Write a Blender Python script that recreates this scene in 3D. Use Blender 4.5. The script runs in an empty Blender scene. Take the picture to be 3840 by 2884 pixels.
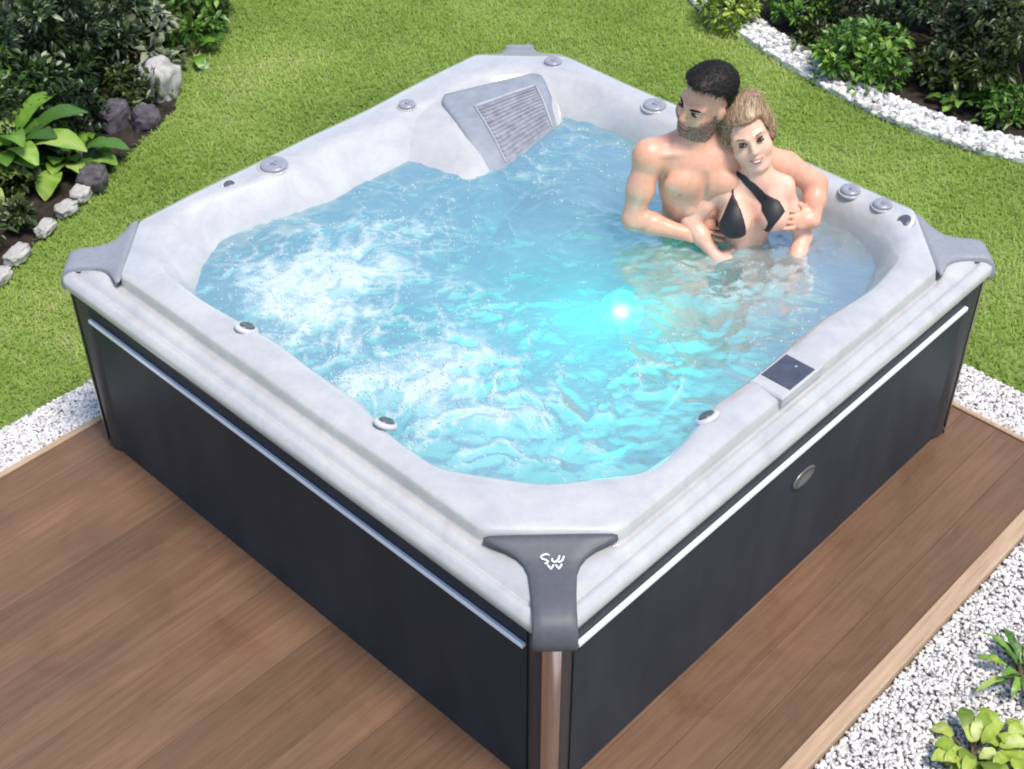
import bpy, math, random
import numpy as np
from mathutils import Vector, Matrix
R0 = np.random.RandomState(7)
SC = bpy.context.scene
COL = SC.collection

# ------------------------------------------------------------------ helpers
def tag(o, label=None, cat=None, group=None, kind=None):
    if label: o['label'] = label
    if cat: o['category'] = cat
    if group: o['group'] = group
    if kind: o['kind'] = kind
    return o

def mk(name, V, faces, mat, parent=None, smooth=True, attrs=None, mats=None, midx=None):
    V = np.asarray(V, dtype=np.float32)
    me = bpy.data.meshes.new(name)
    if isinstance(faces, np.ndarray):
        n, k = faces.shape
        me.vertices.add(len(V)); me.vertices.foreach_set('co', V.ravel())
        me.loops.add(n*k); me.loops.foreach_set('vertex_index', faces.astype(np.int32).ravel())
        me.polygons.add(n); me.polygons.foreach_set('loop_start', np.arange(0, n*k, k, dtype=np.int32))
        me.update(calc_edges=True)
    else:
        me.from_pydata([tuple(map(float, v)) for v in V], [], faces); me.update()
    me.validate()
    me.polygons.foreach_set('use_smooth', [smooth]*len(me.polygons))
    if attrs:
        for an, av in attrs.items():
            a = me.attributes.new(an, 'FLOAT', 'POINT'); a.data.foreach_set('value', np.asarray(av, dtype=np.float32))
    for m in (mats or [mat]): me.materials.append(m)
    if midx is not None: me.polygons.foreach_set('material_index', np.asarray(midx, dtype=np.int32))
    o = bpy.data.objects.new(name, me); COL.objects.link(o)
    if parent is not None: o.parent = parent
    return o

def empty(name, loc=(0, 0, 0)):
    o = bpy.data.objects.new(name, None); COL.objects.link(o); o.location = loc; o.empty_display_size = .1
    return o

class MB:
    """collects simple solids into one mesh"""
    def __init__(s): s.V = []; s.F = []
    def add(s, V, F):
        b = len(s.V); s.V += [tuple(v) for v in V]; s.F += [tuple(i+b for i in f) for f in F]
    def box(s, a, b, bev=0.0):
        x0, y0, z0 = a; x1, y1, z1 = b; e = bev
        if e <= 0:
            V = [(x, y, z) for z in (z0, z1) for (x, y) in ((x0, y0), (x1, y0), (x1, y1), (x0, y1))]
            s.add(V, [(3, 2, 1, 0), (4, 5, 6, 7), (0, 1, 5, 4), (1, 2, 6, 5), (2, 3, 7, 6), (3, 0, 4, 7)]); return
        rings = []
        for z, k in ((z0, 0), (z1-e, 0), (z1, e)):
            rings.append([(x0+k, y0+k, z), (x1-k, y0+k, z), (x1-k, y1-k, z), (x0+k, y1-k, z)])
        V = sum(rings, []); F = [(3, 2, 1, 0), (8, 9, 10, 11)]
        for r in range(2):
            for i in range(4):
                j = (i+1) % 4; F.append((r*4+i, r*4+j, r*4+4+j, r*4+4+i))
        s.add(V, F)
    def tube(s, pts, rad, n=8, cap=True):
        pts = [Vector(p) for p in pts]
        if not hasattr(rad, '__len__'): rad = [rad]*len(pts)
        up = Vector((0, 0, 1)); V = []; F = []
        for i, p in enumerate(pts):
            d = (pts[min(i+1, len(pts)-1)]-pts[max(i-1, 0)]).normalized()
            a = d.cross(up if abs(d.z) < .95 else Vector((1, 0, 0))).normalized(); b = d.cross(a)
            for k in range(n):
                t = 2*math.pi*k/n; V.append(p+a*rad[i]*math.cos(t)+b*rad[i]*math.sin(t))
        for i in range(len(pts)-1):
            for k in range(n):
                F.append((i*n+k, i*n+(k+1) % n, (i+1)*n+(k+1) % n, (i+1)*n+k))
        if cap: F.append(tuple(range(n))); F.append(tuple(range((len(pts)-1)*n, len(pts)*n))[::-1])
        s.add(V, F)
    def lathe(s, prof, c, axis=(0, 0, 1), n=32, sx=1.0):
        ax = Vector(axis).normalized(); a = ax.cross(Vector((0, 1, 0)) if abs(ax.y) < .9 else Vector((1, 0, 0))).normalized(); b = ax.cross(a)
        V = []; F = []; c = Vector(c)
        for r, z in prof:
            for k in range(n):
                t = 2*math.pi*k/n; V.append(c+ax*z+a*r*sx*math.cos(t)+b*r*math.sin(t))
        m = len(prof)
        for i in range(m-1):
            for k in range(n): F.append((i*n+k, i*n+(k+1) % n, (i+1)*n+(k+1) % n, (i+1)*n+k))
        F.append(tuple(range(n))[::-1]); F.append(tuple(range((m-1)*n, m*n)))
        s.add(V, F)
    def build(s, name, mat, parent=None, smooth=False):
        return mk(name, s.V, s.F, mat, parent, smooth)

def grid_faces(nu, nv, wrap=False):
    F = []
    for i in range(nu-1):
        for j in range(nv if wrap else nv-1):
            F.append((i*nv+j, i*nv+(j+1) % nv, (i+1)*nv+(j+1) % nv, (i+1)*nv+j))
    return F

# perlin noise in numpy
_perm = R0.permutation(256); _perm = np.concatenate([_perm, _perm, _perm])
_gr = R0.normal(size=(256, 3)); _gr /= np.linalg.norm(_gr, axis=1)[:, None]
def perlin(P):
    P = np.asarray(P, dtype=np.float64); i = np.floor(P).astype(int); f = P-i; u = f*f*f*(f*(f*6-15)+10); i &= 255
    out = 0
    for dx in (0, 1):
        for dy in (0, 1):
            for dz in (0, 1):
                h = _perm[_perm[_perm[i[..., 0]+dx]+((i[..., 1]+dy) & 255)]+((i[..., 2]+dz) & 255)]
                g = _gr[h]; d = f-np.array([dx, dy, dz])
                w = (u[..., 0] if dx else 1-u[..., 0])*(u[..., 1] if dy else 1-u[..., 1])*(u[..., 2] if dz else 1-u[..., 2])
                out = out+w*(g*d).sum(-1)
    return out
def fbm(P, o=4):
    s = 0; a = 1
    for k in range(o): s = s+a*perlin(P*2**k+k*7.3); a *= .5
    return s
def xyz(x, y, z=0.0): return np.stack([x, y, np.zeros_like(x)+z], -1)

# ------------------------------------------------------------------ materials
def newmat(name):
    m = bpy.data.materials.new(name); m.use_nodes = True; nt = m.node_tree; nt.nodes.clear()
    out = nt.nodes.new('ShaderNodeOutputMaterial'); b = nt.nodes.new('ShaderNodeBsdfPrincipled')
    nt.links.new(b.outputs[0], out.inputs[0]); return m, nt, b, out
def N(nt, t, **kw):
    n = nt.nodes.new(t)
    for k, v in kw.items(): setattr(n, k, v)
    return n
def noise(nt, scale, detail=4, rough=.55, coord='Object', vec=None, stretch=None, dist=0):
    tc = N(nt, 'ShaderNodeTexCoord'); n = N(nt, 'ShaderNodeTexNoise')
    n.inputs['Scale'].default_value = scale; n.inputs['Detail'].default_value = detail; n.inputs['Roughness'].default_value = rough
    n.inputs['Distortion'].default_value = dist
    src = tc.outputs[coord]
    if stretch:
        mp = N(nt, 'ShaderNodeMapping'); mp.inputs['Scale'].default_value = stretch; nt.links.new(src, mp.inputs[0]); src = mp.outputs[0]
    nt.links.new(src, n.inputs['Vector']); return n.outputs['Fac']
def ramp(nt, fac, stops, interp='LINEAR'):
    r = N(nt, 'ShaderNodeValToRGB'); r.color_ramp.interpolation = interp
    el = r.color_ramp.elements
    while len(el) < len(stops): el.new(.5)
    for e, (p, c) in zip(el, stops): e.position = p; e.color = (*c, 1) if len(c) == 3 else c
    nt.links.new(fac, r.inputs[0]); return r.outputs[0]
def bump(nt, h, strength, dist, to):
    b = N(nt, 'ShaderNodeBump'); b.inputs['Strength'].default_value = strength; b.inputs['Distance'].default_value = dist
    nt.links.new(h, b.inputs['Height']); nt.links.new(b.outputs[0], to.inputs['Normal']); return b
def mixc(nt, fac, a, b, mode='MIX'):
    m = N(nt, 'ShaderNodeMix', data_type='RGBA', blend_type=mode)
    for s, i in ((fac, 0), (a, 6), (b, 7)):
        if hasattr(s, 'is_linked') or hasattr(s, 'links'): nt.links.new(s, m.inputs[i])
        else: m.inputs[i].default_value = s if i == 0 else (*s, 1)
    return m.outputs[2]
def simple(name, col, rough=.5, metal=0, var=.12, scale=30, bmp=0, coat=0, spec=.5):
    m, nt, b, o = newmat(name)
    f = noise(nt, scale)
    c = ramp(nt, f, [(.3, tuple(x*(1-var) for x in col)), (.7, tuple(min(1, x*(1+var)) for x in col))])
    nt.links.new(c, b.inputs['Base Color']); b.inputs['Roughness'].default_value = rough; b.inputs['Metallic'].default_value = metal
    b.inputs['Coat Weight'].default_value = coat; b.inputs['Specular IOR Level'].default_value = spec
    if bmp: bump(nt, noise(nt, scale*3), bmp, .002, b)
    return m

def attr_mat(name, attr, stops, rough=.5, spec=.4, trans=0.0, extra=None, backdark=None):
    m, nt, b, o = newmat(name)
    a = N(nt, 'ShaderNodeAttribute', attribute_name=attr); c = ramp(nt, a.outputs['Fac'], stops)
    if extra:
        n = noise(nt, extra[0], 3); c = mixc(nt, ramp(nt, n, [(.35, (0, 0, 0)), (.65, (1, 1, 1))]), c, mixc(nt, 1.0, c, extra[1], 'MULTIPLY'))
    nt.links.new(c, b.inputs['Base Color']); b.inputs['Roughness'].default_value = rough; b.inputs['Specular IOR Level'].default_value = spec
    if trans > 0:
        t = N(nt, 'ShaderNodeBsdfTranslucent'); nt.links.new(c, t.inputs[0]); mx = N(nt, 'ShaderNodeMixShader'); mx.inputs[0].default_value = trans
        nt.links.new(b.outputs[0], mx.inputs[1]); nt.links.new(t.outputs[0], mx.inputs[2]); nt.links.new(mx.outputs[0], o.inputs[0])
    return m

M = {}
# pearl acrylic shell
m, nt, b, o = newmat('pearl_acrylic')
f1 = noise(nt, 5, 6, .6, dist=1.2); f2 = noise(nt, 28, 5, .7, dist=.8)
c1 = ramp(nt, f1, [(.3, (.37, .36, .36)), (.5, (.42, .41, .40)), (.72, (.465, .455, .435))])
c2 = ramp(nt, f2, [(.35, (.93, .93, .955)), (.6, (1, 1, 1))])
nt.links.new(mixc(nt, 1.0, c1, c2, 'MULTIPLY'), b.inputs['Base Color'])
b.inputs['Roughness'].default_value = .22; b.inputs['Coat Weight'].default_value = .8; b.inputs['Coat Roughness'].default_value = .05
M['shell'] = m
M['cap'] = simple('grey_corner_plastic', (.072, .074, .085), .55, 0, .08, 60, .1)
M['capside'] = simple('lit_grey_corner_plastic', (.22, .225, .25), .5, 0, .08, 60, .1)  # same cap plastic made paler: light on these corners put into the colour
# cabinet panel
m, nt, b, o = newmat('charcoal_panel')
f = noise(nt, 6, 5, .6, stretch=(1, 1, .35)); c = ramp(nt, f, [(.3, (.018, .023, .030)), (.7, (.031, .036, .044))])
nt.links.new(c, b.inputs['Base Color']); b.inputs['Roughness'].default_value = .5; b.inputs['Specular IOR Level'].default_value = .2
bump(nt, noise(nt, 220, 3), .12, .001, b)
M['panel'] = m
M['post'] = simple('dark_post_plastic', (.028, .03, .033), .35, 0, .1, 20)
M['chrome'] = simple('brushed_chrome', (.62, .58, .58), .18, 1, .04, 40)
M['silver'] = simple('silver_strip_metal', (.90, .92, .96), .3, .25, .03, 40)
M['black'] = simple('black_recess', (.008, .009, .012), .5, 0, .1, 30)
M['knob'] = simple('lavender_grey_cap', (.24, .24, .28), .3, 0, .06, 60, coat=.3)
M['jet'] = simple('dark_jet_plastic', (.07, .08, .09), .3, 0, .1, 60)
M['jetlight'] = simple('pale_grey_plastic', (.46, .465, .49), .3, 0, .05, 60)
M['filter'] = simple('filter_lid_grey', (.22, .235, .265), .38, 0, .12, 24, .15)
M['filterdark'] = simple('filter_grille_grey', (.20, .205, .23), .5, 0, .3, 34, .3)
M['screen'] = simple('dark_glass_screen', (.055, .058, .075), .16, 0, .25, 25, coat=.5)
M['white'] = simple('white_print', (.8, .8, .84), .5, 0, .02, 40)

# deck
m, nt, b, o = newmat('brown_deck_boards')
a = N(nt, 'ShaderNodeAttribute', attribute_name='tone')
c = ramp(nt, a.outputs['Fac'], [(0, (.118, .064, .034)), (.5, (.140, .076, .042)), (1, (.165, .091, .051))])
g = noise(nt, 9, 7, .65, stretch=(.35, 6, 1), dist=.5); g2 = noise(nt, 1.6, 3, .5, stretch=(.8, 2, 1))
c = mixc(nt, 1.0, c, ramp(nt, g, [(.25, (.74, .72, .70)), (.75, (1.18, 1.2, 1.22))]), 'MULTIPLY')
c = mixc(nt, 1.0, c, ramp(nt, g2, [(.3, (.82, .84, .84)), (.7, (1.12, 1.08, 1.06))]), 'MULTIPLY')
wet = ramp(nt, noise(nt, 2.6, 5, .6, dist=1.2), [(.52, (0, 0, 0)), (.72, (1, 1, 1))]); c = mixc(nt, wet, c, mixc(nt, 1.0, c, (.88, .87, .86), 'MULTIPLY'))
rg_ = ramp(nt, wet, [(0, (.55, .55, .55)), (1, (.36, .36, .36))]); nt.links.new(rg_, b.inputs['Roughness'])
nt.links.new(c, b.inputs['Base Color']); b.inputs['Specular IOR Level'].default_value = .35
bump(nt, noise(nt, 30, 4, .6, stretch=(.3, 5, 1)), .25, .003, b)
M['deck'] = m
m, nt, b, o = newmat('pale_border_board')
c = ramp(nt, noise(nt, 14, 6, .6, stretch=(.3, 4, 1)), [(.3, (.30, .19, .115)), (.7, (.44, .31, .20))])
nt.links.new(c, b.inputs['Base Color']); b.inputs['Roughness'].default_value = .6; M['border'] = m
# ground layers
m, nt, b, o = newmat('lawn_soil')
c = ramp(nt, noise(nt, 3, 5), [(.3, (.12, .17, .03)), (.7, (.17, .22, .05))])
nt.links.new(c, b.inputs['Base Color']); b.inputs['Roughness'].default_value = .9; M['lawn'] = m
M['grass'] = attr_mat('grass_blades', 'tone', [(0, (.18, .30, .045)), (.45, (.335, .47, .085)), (.8, (.45, .56, .14)), (.97, (.56, .60, .25)), (1, (.60, .52, .30))], .6, .2, .5, (1.3, (.88, .90, 1.0)))
M['soil'] = simple('dark_planting_soil', (.028, .021, .016), .95, 0, .5, 18, .8, spec=.2)
M['gravelbase'] = simple('gravel_base', (.40, .38, .36), .9, 0, .3, 60, .6)
M['pebble'] = attr_mat('white_pebbles', 'tone', [(0, (.20, .18, .16)), (.10, (.42, .39, .37)), (.35, (.62, .59, .56)), (.75, (.72, .69, .66)), (1, (.82, .79, .75))], .6, .4, 0, (40, (.86, .86, .88)))
M['stone'] = simple('pale_limestone', (.36, .34, .31), .8, 0, .3, 16, .8)
M['kerb'] = simple('pale_concrete_kerb', (.62, .63, .56), .85, 0, .18, 22, .6)
M['rockp'] = simple('purplish_grey_rock', (.070, .058, .072), .85, 0, .6, 14, .8)
M['rockg'] = simple('dark_grey_rock', (.07, .064, .066), .85, 0, .6, 18, .8)
M['stem'] = simple('brown_stems', (.10, .075, .045), .8, 0, .3, 40, .4)

# water
m, nt, b, o = newmat('tub_water')
nt.nodes.remove(b)
fo = N(nt, 'ShaderNodeAttribute', attribute_name='foam'); mi = N(nt, 'ShaderNodeAttribute', attribute_name='milk')
n1 = noise(nt, 26, 6, .65, dist=1.0); n2 = noise(nt, 90, 4, .7)
def math_(op, x, y=None, clamp=False):
    q = N(nt, 'ShaderNodeMath', operation=op); q.use_clamp = clamp
    for k, s in ((0, x), (1, y)):
        if s is None: continue
        if isinstance(s, (int, float)): q.inputs[k].default_value = s
        else: nt.links.new(s, q.inputs[k])
    return q.outputs[0]
fm = math_('ADD', fo.outputs['Fac'], math_('MULTIPLY', math_('SUBTRACT', n1, .5), .6))
fm = math_('ADD', fm, math_('MULTIPLY', math_('SUBTRACT', n2, .5), .35))
fm = ramp(nt, fm, [(.36, (0, 0, 0)), (.65, (.38, .38, .38)), (1.0, (.85, .85, .85))])
tr = N(nt, 'ShaderNodeBsdfTransparent'); dp = N(nt, 'ShaderNodeAttribute', attribute_name='deep')
nt.links.new(mixc(nt, dp.outputs['Fac'], (.62, .94, .975), (.22, .90, .92)), tr.inputs[0])
df = N(nt, 'ShaderNodeBsdfDiffuse'); gy = N(nt, 'ShaderNodeAttribute', attribute_name='grey')
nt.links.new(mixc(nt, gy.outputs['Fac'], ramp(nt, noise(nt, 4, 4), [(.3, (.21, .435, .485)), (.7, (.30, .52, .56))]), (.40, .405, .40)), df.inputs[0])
tl = N(nt, 'ShaderNodeBsdfTranslucent'); tl.inputs[0].default_value = (.50, .92, .92, 1)
mxd = N(nt, 'ShaderNodeMixShader'); mxd.inputs[0].default_value = .35; nt.links.new(df.outputs[0], mxd.inputs[1]); nt.links.new(tl.outputs[0], mxd.inputs[2])
mx1 = N(nt, 'ShaderNodeMixShader'); nt.links.new(mi.outputs['Fac'], mx1.inputs[0]); nt.links.new(tr.outputs[0], mx1.inputs[1]); nt.links.new(mxd.outputs[0], mx1.inputs[2])
gl = N(nt, 'ShaderNodeBsdfGlossy'); gl.inputs['Roughness'].default_value = .12
fr = N(nt, 'ShaderNodeFresnel'); fr.inputs[0].default_value = 1.33
bm = N(nt, 'ShaderNodeBump'); bm.inputs['Strength'].default_value = .16; bm.inputs['Distance'].default_value = .012
nt.links.new(n1, bm.inputs['Height'])
for q in (gl, df): nt.links.new(bm.outputs[0], q.inputs['Normal'])
nt.links.new(bm.outputs[0], fr.inputs['Normal'])
mx2 = N(nt, 'ShaderNodeMixShader'); nt.links.new(math_('MULTIPLY', fr.outputs[0], .55), mx2.inputs[0]); nt.links.new(mx1.outputs[0], mx2.inputs[1]); nt.links.new(gl.outputs[0], mx2.inputs[2])
wf = N(nt, 'ShaderNodeBsdfDiffuse'); wf.inputs[0].default_value = (.47, .545, .555, 1); nt.links.new(bm.outputs[0], wf.inputs['Normal'])
mx3 = N(nt, 'ShaderNodeMixShader'); nt.links.new(fm, mx3.inputs[0]); nt.links.new(mx2.outputs[0], mx3.inputs[1]); nt.links.new(wf.outputs[0], mx3.inputs[2])
nt.links.new(mx3.outputs[0], o.inputs[0])
M['water'] = m

# skin etc.
def skin(name, a, b_):
    m, nt, b, o = newmat(name)
    c = ramp(nt, noise(nt, 9, 5), [(.3, a), (.7, b_)]); c = mixc(nt, 1.0, c, ramp(nt, noise(nt, 45, 5, .7), [(.3, (.93, .84, .82)), (.62, (1, 1, 1))]), 'MULTIPLY'); nt.links.new(c, b.inputs['Base Color'])
    b.inputs['Roughness'].default_value = .43; b.inputs['Subsurface Weight'].default_value = .12
    b.inputs['Subsurface Radius'].default_value = (.02, .008, .004); b.inputs['Subsurface Scale'].default_value = .6
    bump(nt, noise(nt, 160, 3), .15, .001, b); return m
M['skinm'] = skin('tanned_skin', (.60, .30, .195), (.68, .375, .255))
M['skinw'] = skin('fair_skin', (.70, .395, .28), (.76, .455, .34))
M['hairm'] = simple('black_hair', (.010, .008, .007), .75, 0, .4, 60, .6, spec=.12)
M['hairw'] = simple('light_brown_hair', (.22, .13, .075), .6, 0, .5, 90, .8, spec=.25)
M['strm'] = attr_mat('black_hair_strands', 'tone', [(0, (.006, .005, .004)), (1, (.028, .022, .018))], .5, .3)
M['strb'] = attr_mat('brown_beard_hairs', 'tone', [(0, (.05, .028, .018)), (1, (.16, .09, .06))], .6, .25)
M['strw'] = attr_mat('dark_blonde_strands', 'tone', [(0, (.16, .095, .050)), (.5, (.36, .235, .135)), (1, (.62, .46, .29))], .42, .4)
M['beard'] = simple('dark_stubble', (.25, .145, .105), .7, 0, .5, 90, .6)
M['lips'] = simple('rose_lips', (.42, .15, .13), .4, 0, .1, 60)
M['teeth'] = simple('white_teeth', (.78, .76, .72), .3, 0, .02, 60)
M['swim'] = simple('black_swim_fabric', (.010, .008, .010), .55, 0, .3, 90, .3)
M['eyew'] = simple('eye_white', (.7, .68, .66), .2, 0, .02, 60)
M['eyed'] = simple('dark_iris', (.035, .02, .015), .15, 0, .1, 60)

# ------------------------------------------------------------------ tub
TUB = empty('hot_tub', (1.125, 1.135, 0)); CX, CY = 1.125, 1.135
tag(TUB, 'square hot tub with pearl white shell and charcoal cabinet standing on the brown deck', 'hot tub')
def par(o):            # parent keeping world placement
    o.parent = TUB; o.location = (o.location[0]-CX, o.location[1]-CY, o.location[2]); return o
NT = 720; TH = np.arange(NT)*2*math.pi/NT
def polar(poly, blur=0):
    P = np.array(poly, float); Q = []
    for i in range(len(P)):
        a, c = P[i], P[(i+1) % len(P)]
        for t in np.linspace(0, 1, 80, endpoint=False): Q.append(a+(c-a)*t)
    Q = np.array(Q)-[CX, CY]; th = np.arctan2(Q[:, 1], Q[:, 0]) % (2*math.pi); r = np.hypot(Q[:, 0], Q[:, 1])
    k = np.argsort(th); th = th[k]; r = r[k]
    rr = np.interp(TH, np.concatenate([th-2*math.pi, th, th+2*math.pi]), np.concatenate([r, r, r]))
    if blur:
        w = np.exp(-.5*(np.arange(-40, 41)/blur)**2); w /= w.sum()
        rr = np.convolve(np.concatenate([rr[-40:], rr, rr[:40]]), w, 'valid')
    return rr
def rrect(x0, x1, y0, y1, rad):
    P = []
    for cx, cy, a0 in ((x1-rad, y1-rad, 0), (x0+rad, y1-rad, 90), (x0+rad, y0+rad, 180), (x1-rad, y0+rad, 270)):
        for k in range(7):
            a = math.radians(a0+k*15); P.append((cx+rad*math.cos(a), cy+rad*math.sin(a)))
    return P
OX0, OX1, OY0, OY1 = -.03, 2.29, -.03, 2.31
def outer(o): return polar(rrect(OX0-o, OX1+o, OY0-o, OY1+o, .06))
OCT = [(2.27, .31), (2.27, 2.0), (2.02, 2.28), (.31, 2.28), (.07, 2.05), (.07, .33), (.33, .052), (1.99, .052)]
ro = polar(OCT, 1.2)
INN = [(.195, 1.93), (.185, 1.72), (.215, 1.4), (.205, 1.2), (.21, 1.0), (.165, .78), (.165, .60), (.33, .33), (.57, .155), (.72, .15), (.9, .19), (1.15, .18), (1.5, .195), (1.75, .165), (1.97, .19),
       (2.14, .36), (2.15, .6), (2.12, .85), (2.14, 1.1), (2.11, 1.4), (2.14, 1.75), (2.07, 1.97), (1.9, 2.10), (1.4, 2.09), (1.15, 2.12), (.9, 2.10), (.62, 2.165), (.45, 2.18), (.33, 2.11), (.222, 2.02)]
ri = polar(INN, 4)
FOOT = [(.62, .95), (.72, .68), (1.0, .55), (1.35, .62), (1.62, .85), (1.68, 1.2), (1.55, 1.55), (1.15, 1.7), (.8, 1.6), (.62, 1.35)]
rf = polar(FOOT, 14)
WAT = [(.25, 1.90), (.215, 1.80), (.25, 1.4), (.24, 1.0), (.195, .76), (.205, .63), (.38, .38), (.60, .205), (.9, .225), (1.15, .215), (1.5, .235), (1.8, .22), (2.02, .29), (2.11, .42), (2.12, .7), (2.07, 1.0), (2.06, 1.3),
       (2.07, 1.6), (2.0, 1.82), (1.85, 1.95), (1.5, 1.985), (1.2, 2.0), (.97, 2.0), (.7, 2.055), (.53, 2.10), (.39, 2.02)]
rwl = polar(WAT, 4)
def rr_(k, off, o): return np.maximum(outer(k), ro+o)
rings = [(outer(-.034), .757), (outer(-.004), .750), (outer(0.001), .763), (rr_(-.003, 0, .026), .785), (rr_(-.018, 0, .024), .799), (rr_(-.034, 0, .022), .806),
         (rr_(-.040, 0, .020), .797), (rr_(-.048, 0, .018), .797), (rr_(-.052, 0, .016), .809), (ro+.012, .823), (ro+.008, .815), (ro+.003, .815), (ro-.001, .830),
         (ro-.006, .860), (ro-.013, .867), (ro-.04, .871), ((ro-.04)*.55+(ri+.045)*.45, .874), (ri+.045, .877), (ri+.018, .872), (ri+.004, .860), (ri*.85+rwl*.15-.006, .842), (ri*.45+rwl*.55-.006, .80), (rwl, .76),
         (rwl-.03, .62), (rwl-.055, .53), (rwl-.10, .495), ((rwl-.10)*.5+(rf+.07)*.5, .485), (rf+.07, .475), (rf+.02, .45), (rf, .40), (rf-.03, .22), (rf-.08, .15), (rf*.5, .135), (rf*.02, .133)]
V = []
for k, (r, z) in enumerate(rings):
    zz = np.full(NT, z)
    if 12 < k < 20:      # moulded undulation of the collar
        zz += .003*np.sin(TH*7+1.3)+.002*np.sin(TH*13)
    V.append(np.stack([r*np.cos(TH), r*np.sin(TH), zz], -1))
V = np.concatenate(V)
F = np.array(grid_faces(len(rings), NT, True))[:, ::-1]
F = F[:, ::-1] if False else F
o = mk('shell', V, F, M['shell'], TUB)
# flip if needed handled by Cycles double sided shading

# cabinet panels (boxes butted to posts)
def local(V): return [(v[0]-CX, v[1]-CY, v[2]) for v in V]
class TB(MB):
    def build(s, name, mat, parent=None, smooth=False):
        s.V = local(s.V); return mk(name, s.V, s.F, mat, parent or TUB, smooth)
PW = .092
for (a, b_) in (((0, PW), (.03, 2.27-PW)), ((PW, 0), (2.25-PW, .03)), ((2.22, PW), (2.25, 2.27-PW)), ((PW, 2.24), (2.25-PW, 2.27))):
    t = TB(); t.box((a[0], a[1], .004), (b_[0], b_[1], .753)); pnl = t.build('side_panel', M['panel'])
# plinth line at foot of the panels and silver trim strips
for (a, b_) in (((-.014, PW+.004), (-.0005, 2.27-PW-.004)), ((PW+.004, -.014), (2.25-PW-.004, -.0005)), ((2.2505, PW+.004), (2.259, 2.27-PW-.004)), ((PW+.004, 2.2705), (2.25-PW-.004, 2.279))):
    t = TB(); t.box((a[0], a[1], .640), (b_[0], b_[1], .655), .002); t.build('trim_strip', M['silver'])
# corner posts and caps
corners = [((0, 0), (-1, -1)), ((2.25, 0), (1, -1)), ((2.25, 2.27), (1, 1)), ((0, 2.27), (-1, 1))]
mids = [(.20, .191), (2.13, .181), (2.145, 2.14), (.19, 2.165)]
ocs = [(OX0, OY0), (OX1, OY0), (OX1, OY1), (OX0, OY1)]
s2 = math.sqrt(.5)
for ci, ((qx, qy), (sx, sy)) in enumerate(corners):
    out = Vector((sx*s2, sy*s2, 0)); side = Vector((-out.y, out.x, 0)); cpt = Vector((qx, qy, 0))
    # plan curve of the post: from one face round to the other
    n = 14; pl = []
    for k in range(n+1):
        v = (k/n-.5)*2; w = .0655*v
        u = -.0655*abs(v)**3.0*1.0-.018+.0235*(1-abs(v)**4)*0.5
        pl.append(cpt+out*u+side*w)
    V = []
    for z in (.004, .30, .735): V += [(p.x, p.y, z) for p in pl]
    back = cpt-out*.10
    F = grid_faces(3, n+1)
    t = TB(); t.add(V, F); post = t.build('corner_post', M['post'], smooth=True)
    t = TB(); n = 8; V = []
    for z in (.004, .712):
        for k in range(n+1):
            v = (k/n-.5)*2; p = cpt+out*(-.0015+.010*(1-v*v))+side*(.026*v); V.append((p.x, p.y, z))
    t.add(V, grid_faces(2, n+1))
    sub = mk('chrome_strip', local(t.V), t.F, M['chrome'], post, True)
    m_ = Vector((*mids[ci], 0)); oc = Vector((*ocs[ci], 0)); U = (oc-m_).dot(out)-.026
    # recentre cap on the chamfer
    prof = [(-.006, .850, .186), (.000, .857, .186), (.016, .855, .182), (.028, .850, .160), (.044, .845, .125), (.064, .838, .096), (.086, .833, .078), (.115, .831, .067), (U*.6, .828, .062),
            (U*.75, .826, .060), (U*.86, .821, .060), (U*.94, .811, .060), (U-.002, .795, .061), (U+.006, .775, .062), (U+.009, .755, .062), (U+.009, .74, .062), (U+.005, .725, .062), (U-.012, .721, .06)]
    prof = [p for i, p in enumerate(prof) if not (p[0] > U*.6 and i < 8)]
    ws = [-1, -.985, -.9, -.5, 0, .5, .9, .985, 1]; dz = [.022, .006, .001, 0, 0, 0, .001, .006, .022]
    V = []
    for i, (u, z, hw) in enumerate(prof):
        p0 = prof[max(i-1, 0)]; p1 = prof[min(i+1, len(prof)-1)]
        du, dz_ = p1[0]-p0[0], p1[1]-p0[1]; L = math.hypot(du, dz_) or 1; nu, nz = -dz_/L, du/L
        for w, d in zip(ws, dz):
            p = m_+out*(u-nu*d)+side*(w*hw); V.append((p.x, p.y, z-nz*d))
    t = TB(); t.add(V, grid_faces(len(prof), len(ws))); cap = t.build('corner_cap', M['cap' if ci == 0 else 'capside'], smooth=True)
    if ci == 0:
        # small two-row emblem: S and U above two slanted strokes
        e = MB()
        def stroke(pts, r=.0028):
            q = []
            for a_, b2 in pts:      # a_: along image right, b2: up (towards the chamfer)
                p = m_+out*(.083-b2)+side*(a_); q.append((p.x-CX, p.y-CY, .8372+max(b2, 0)*.26-max(-b2, 0)*.09))
            e.tube(q, r, 6)
        stroke([(-.006, .019), (-.014, .023), (-.024, .021), (-.030, .015), (-.026, .009), (-.016, .006), (-.010, .001), (-.014, -.004), (-.020, -.005)])
        stroke([(.001, .010), (.000, .003), (.006, -.001), (.013, .001), (.018, .008), (.021, .018)])
        stroke([(.012, .004), (.020, -.002), (.028, .004), (.033, .016)])
        stroke([(-.012, -.010), (-.008, -.018), (-.004, -.024), (-.000, -.017), (.004, -.010)])
        stroke([(.010, -.010), (.013, -.017), (.017, -.024), (.022, -.016), (.026, -.008)])
        mk('emblem', e.V, e.F, M['white'], cap, True)
# badge on the right-hand face
t = MB(); bc = (1.205-CX, -CY, .49)
t.lathe([(.062, 0), (.062, .004), (.056, .008), (.050, .006), (.0, .006)], bc, (0, -1, 0), 40, .55)
bd = mk('oval_badge', t.V, t.F, simple('badge_pewter', (.16, .155, .155), .32, .6, .1, 60), TUB, True)

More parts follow.
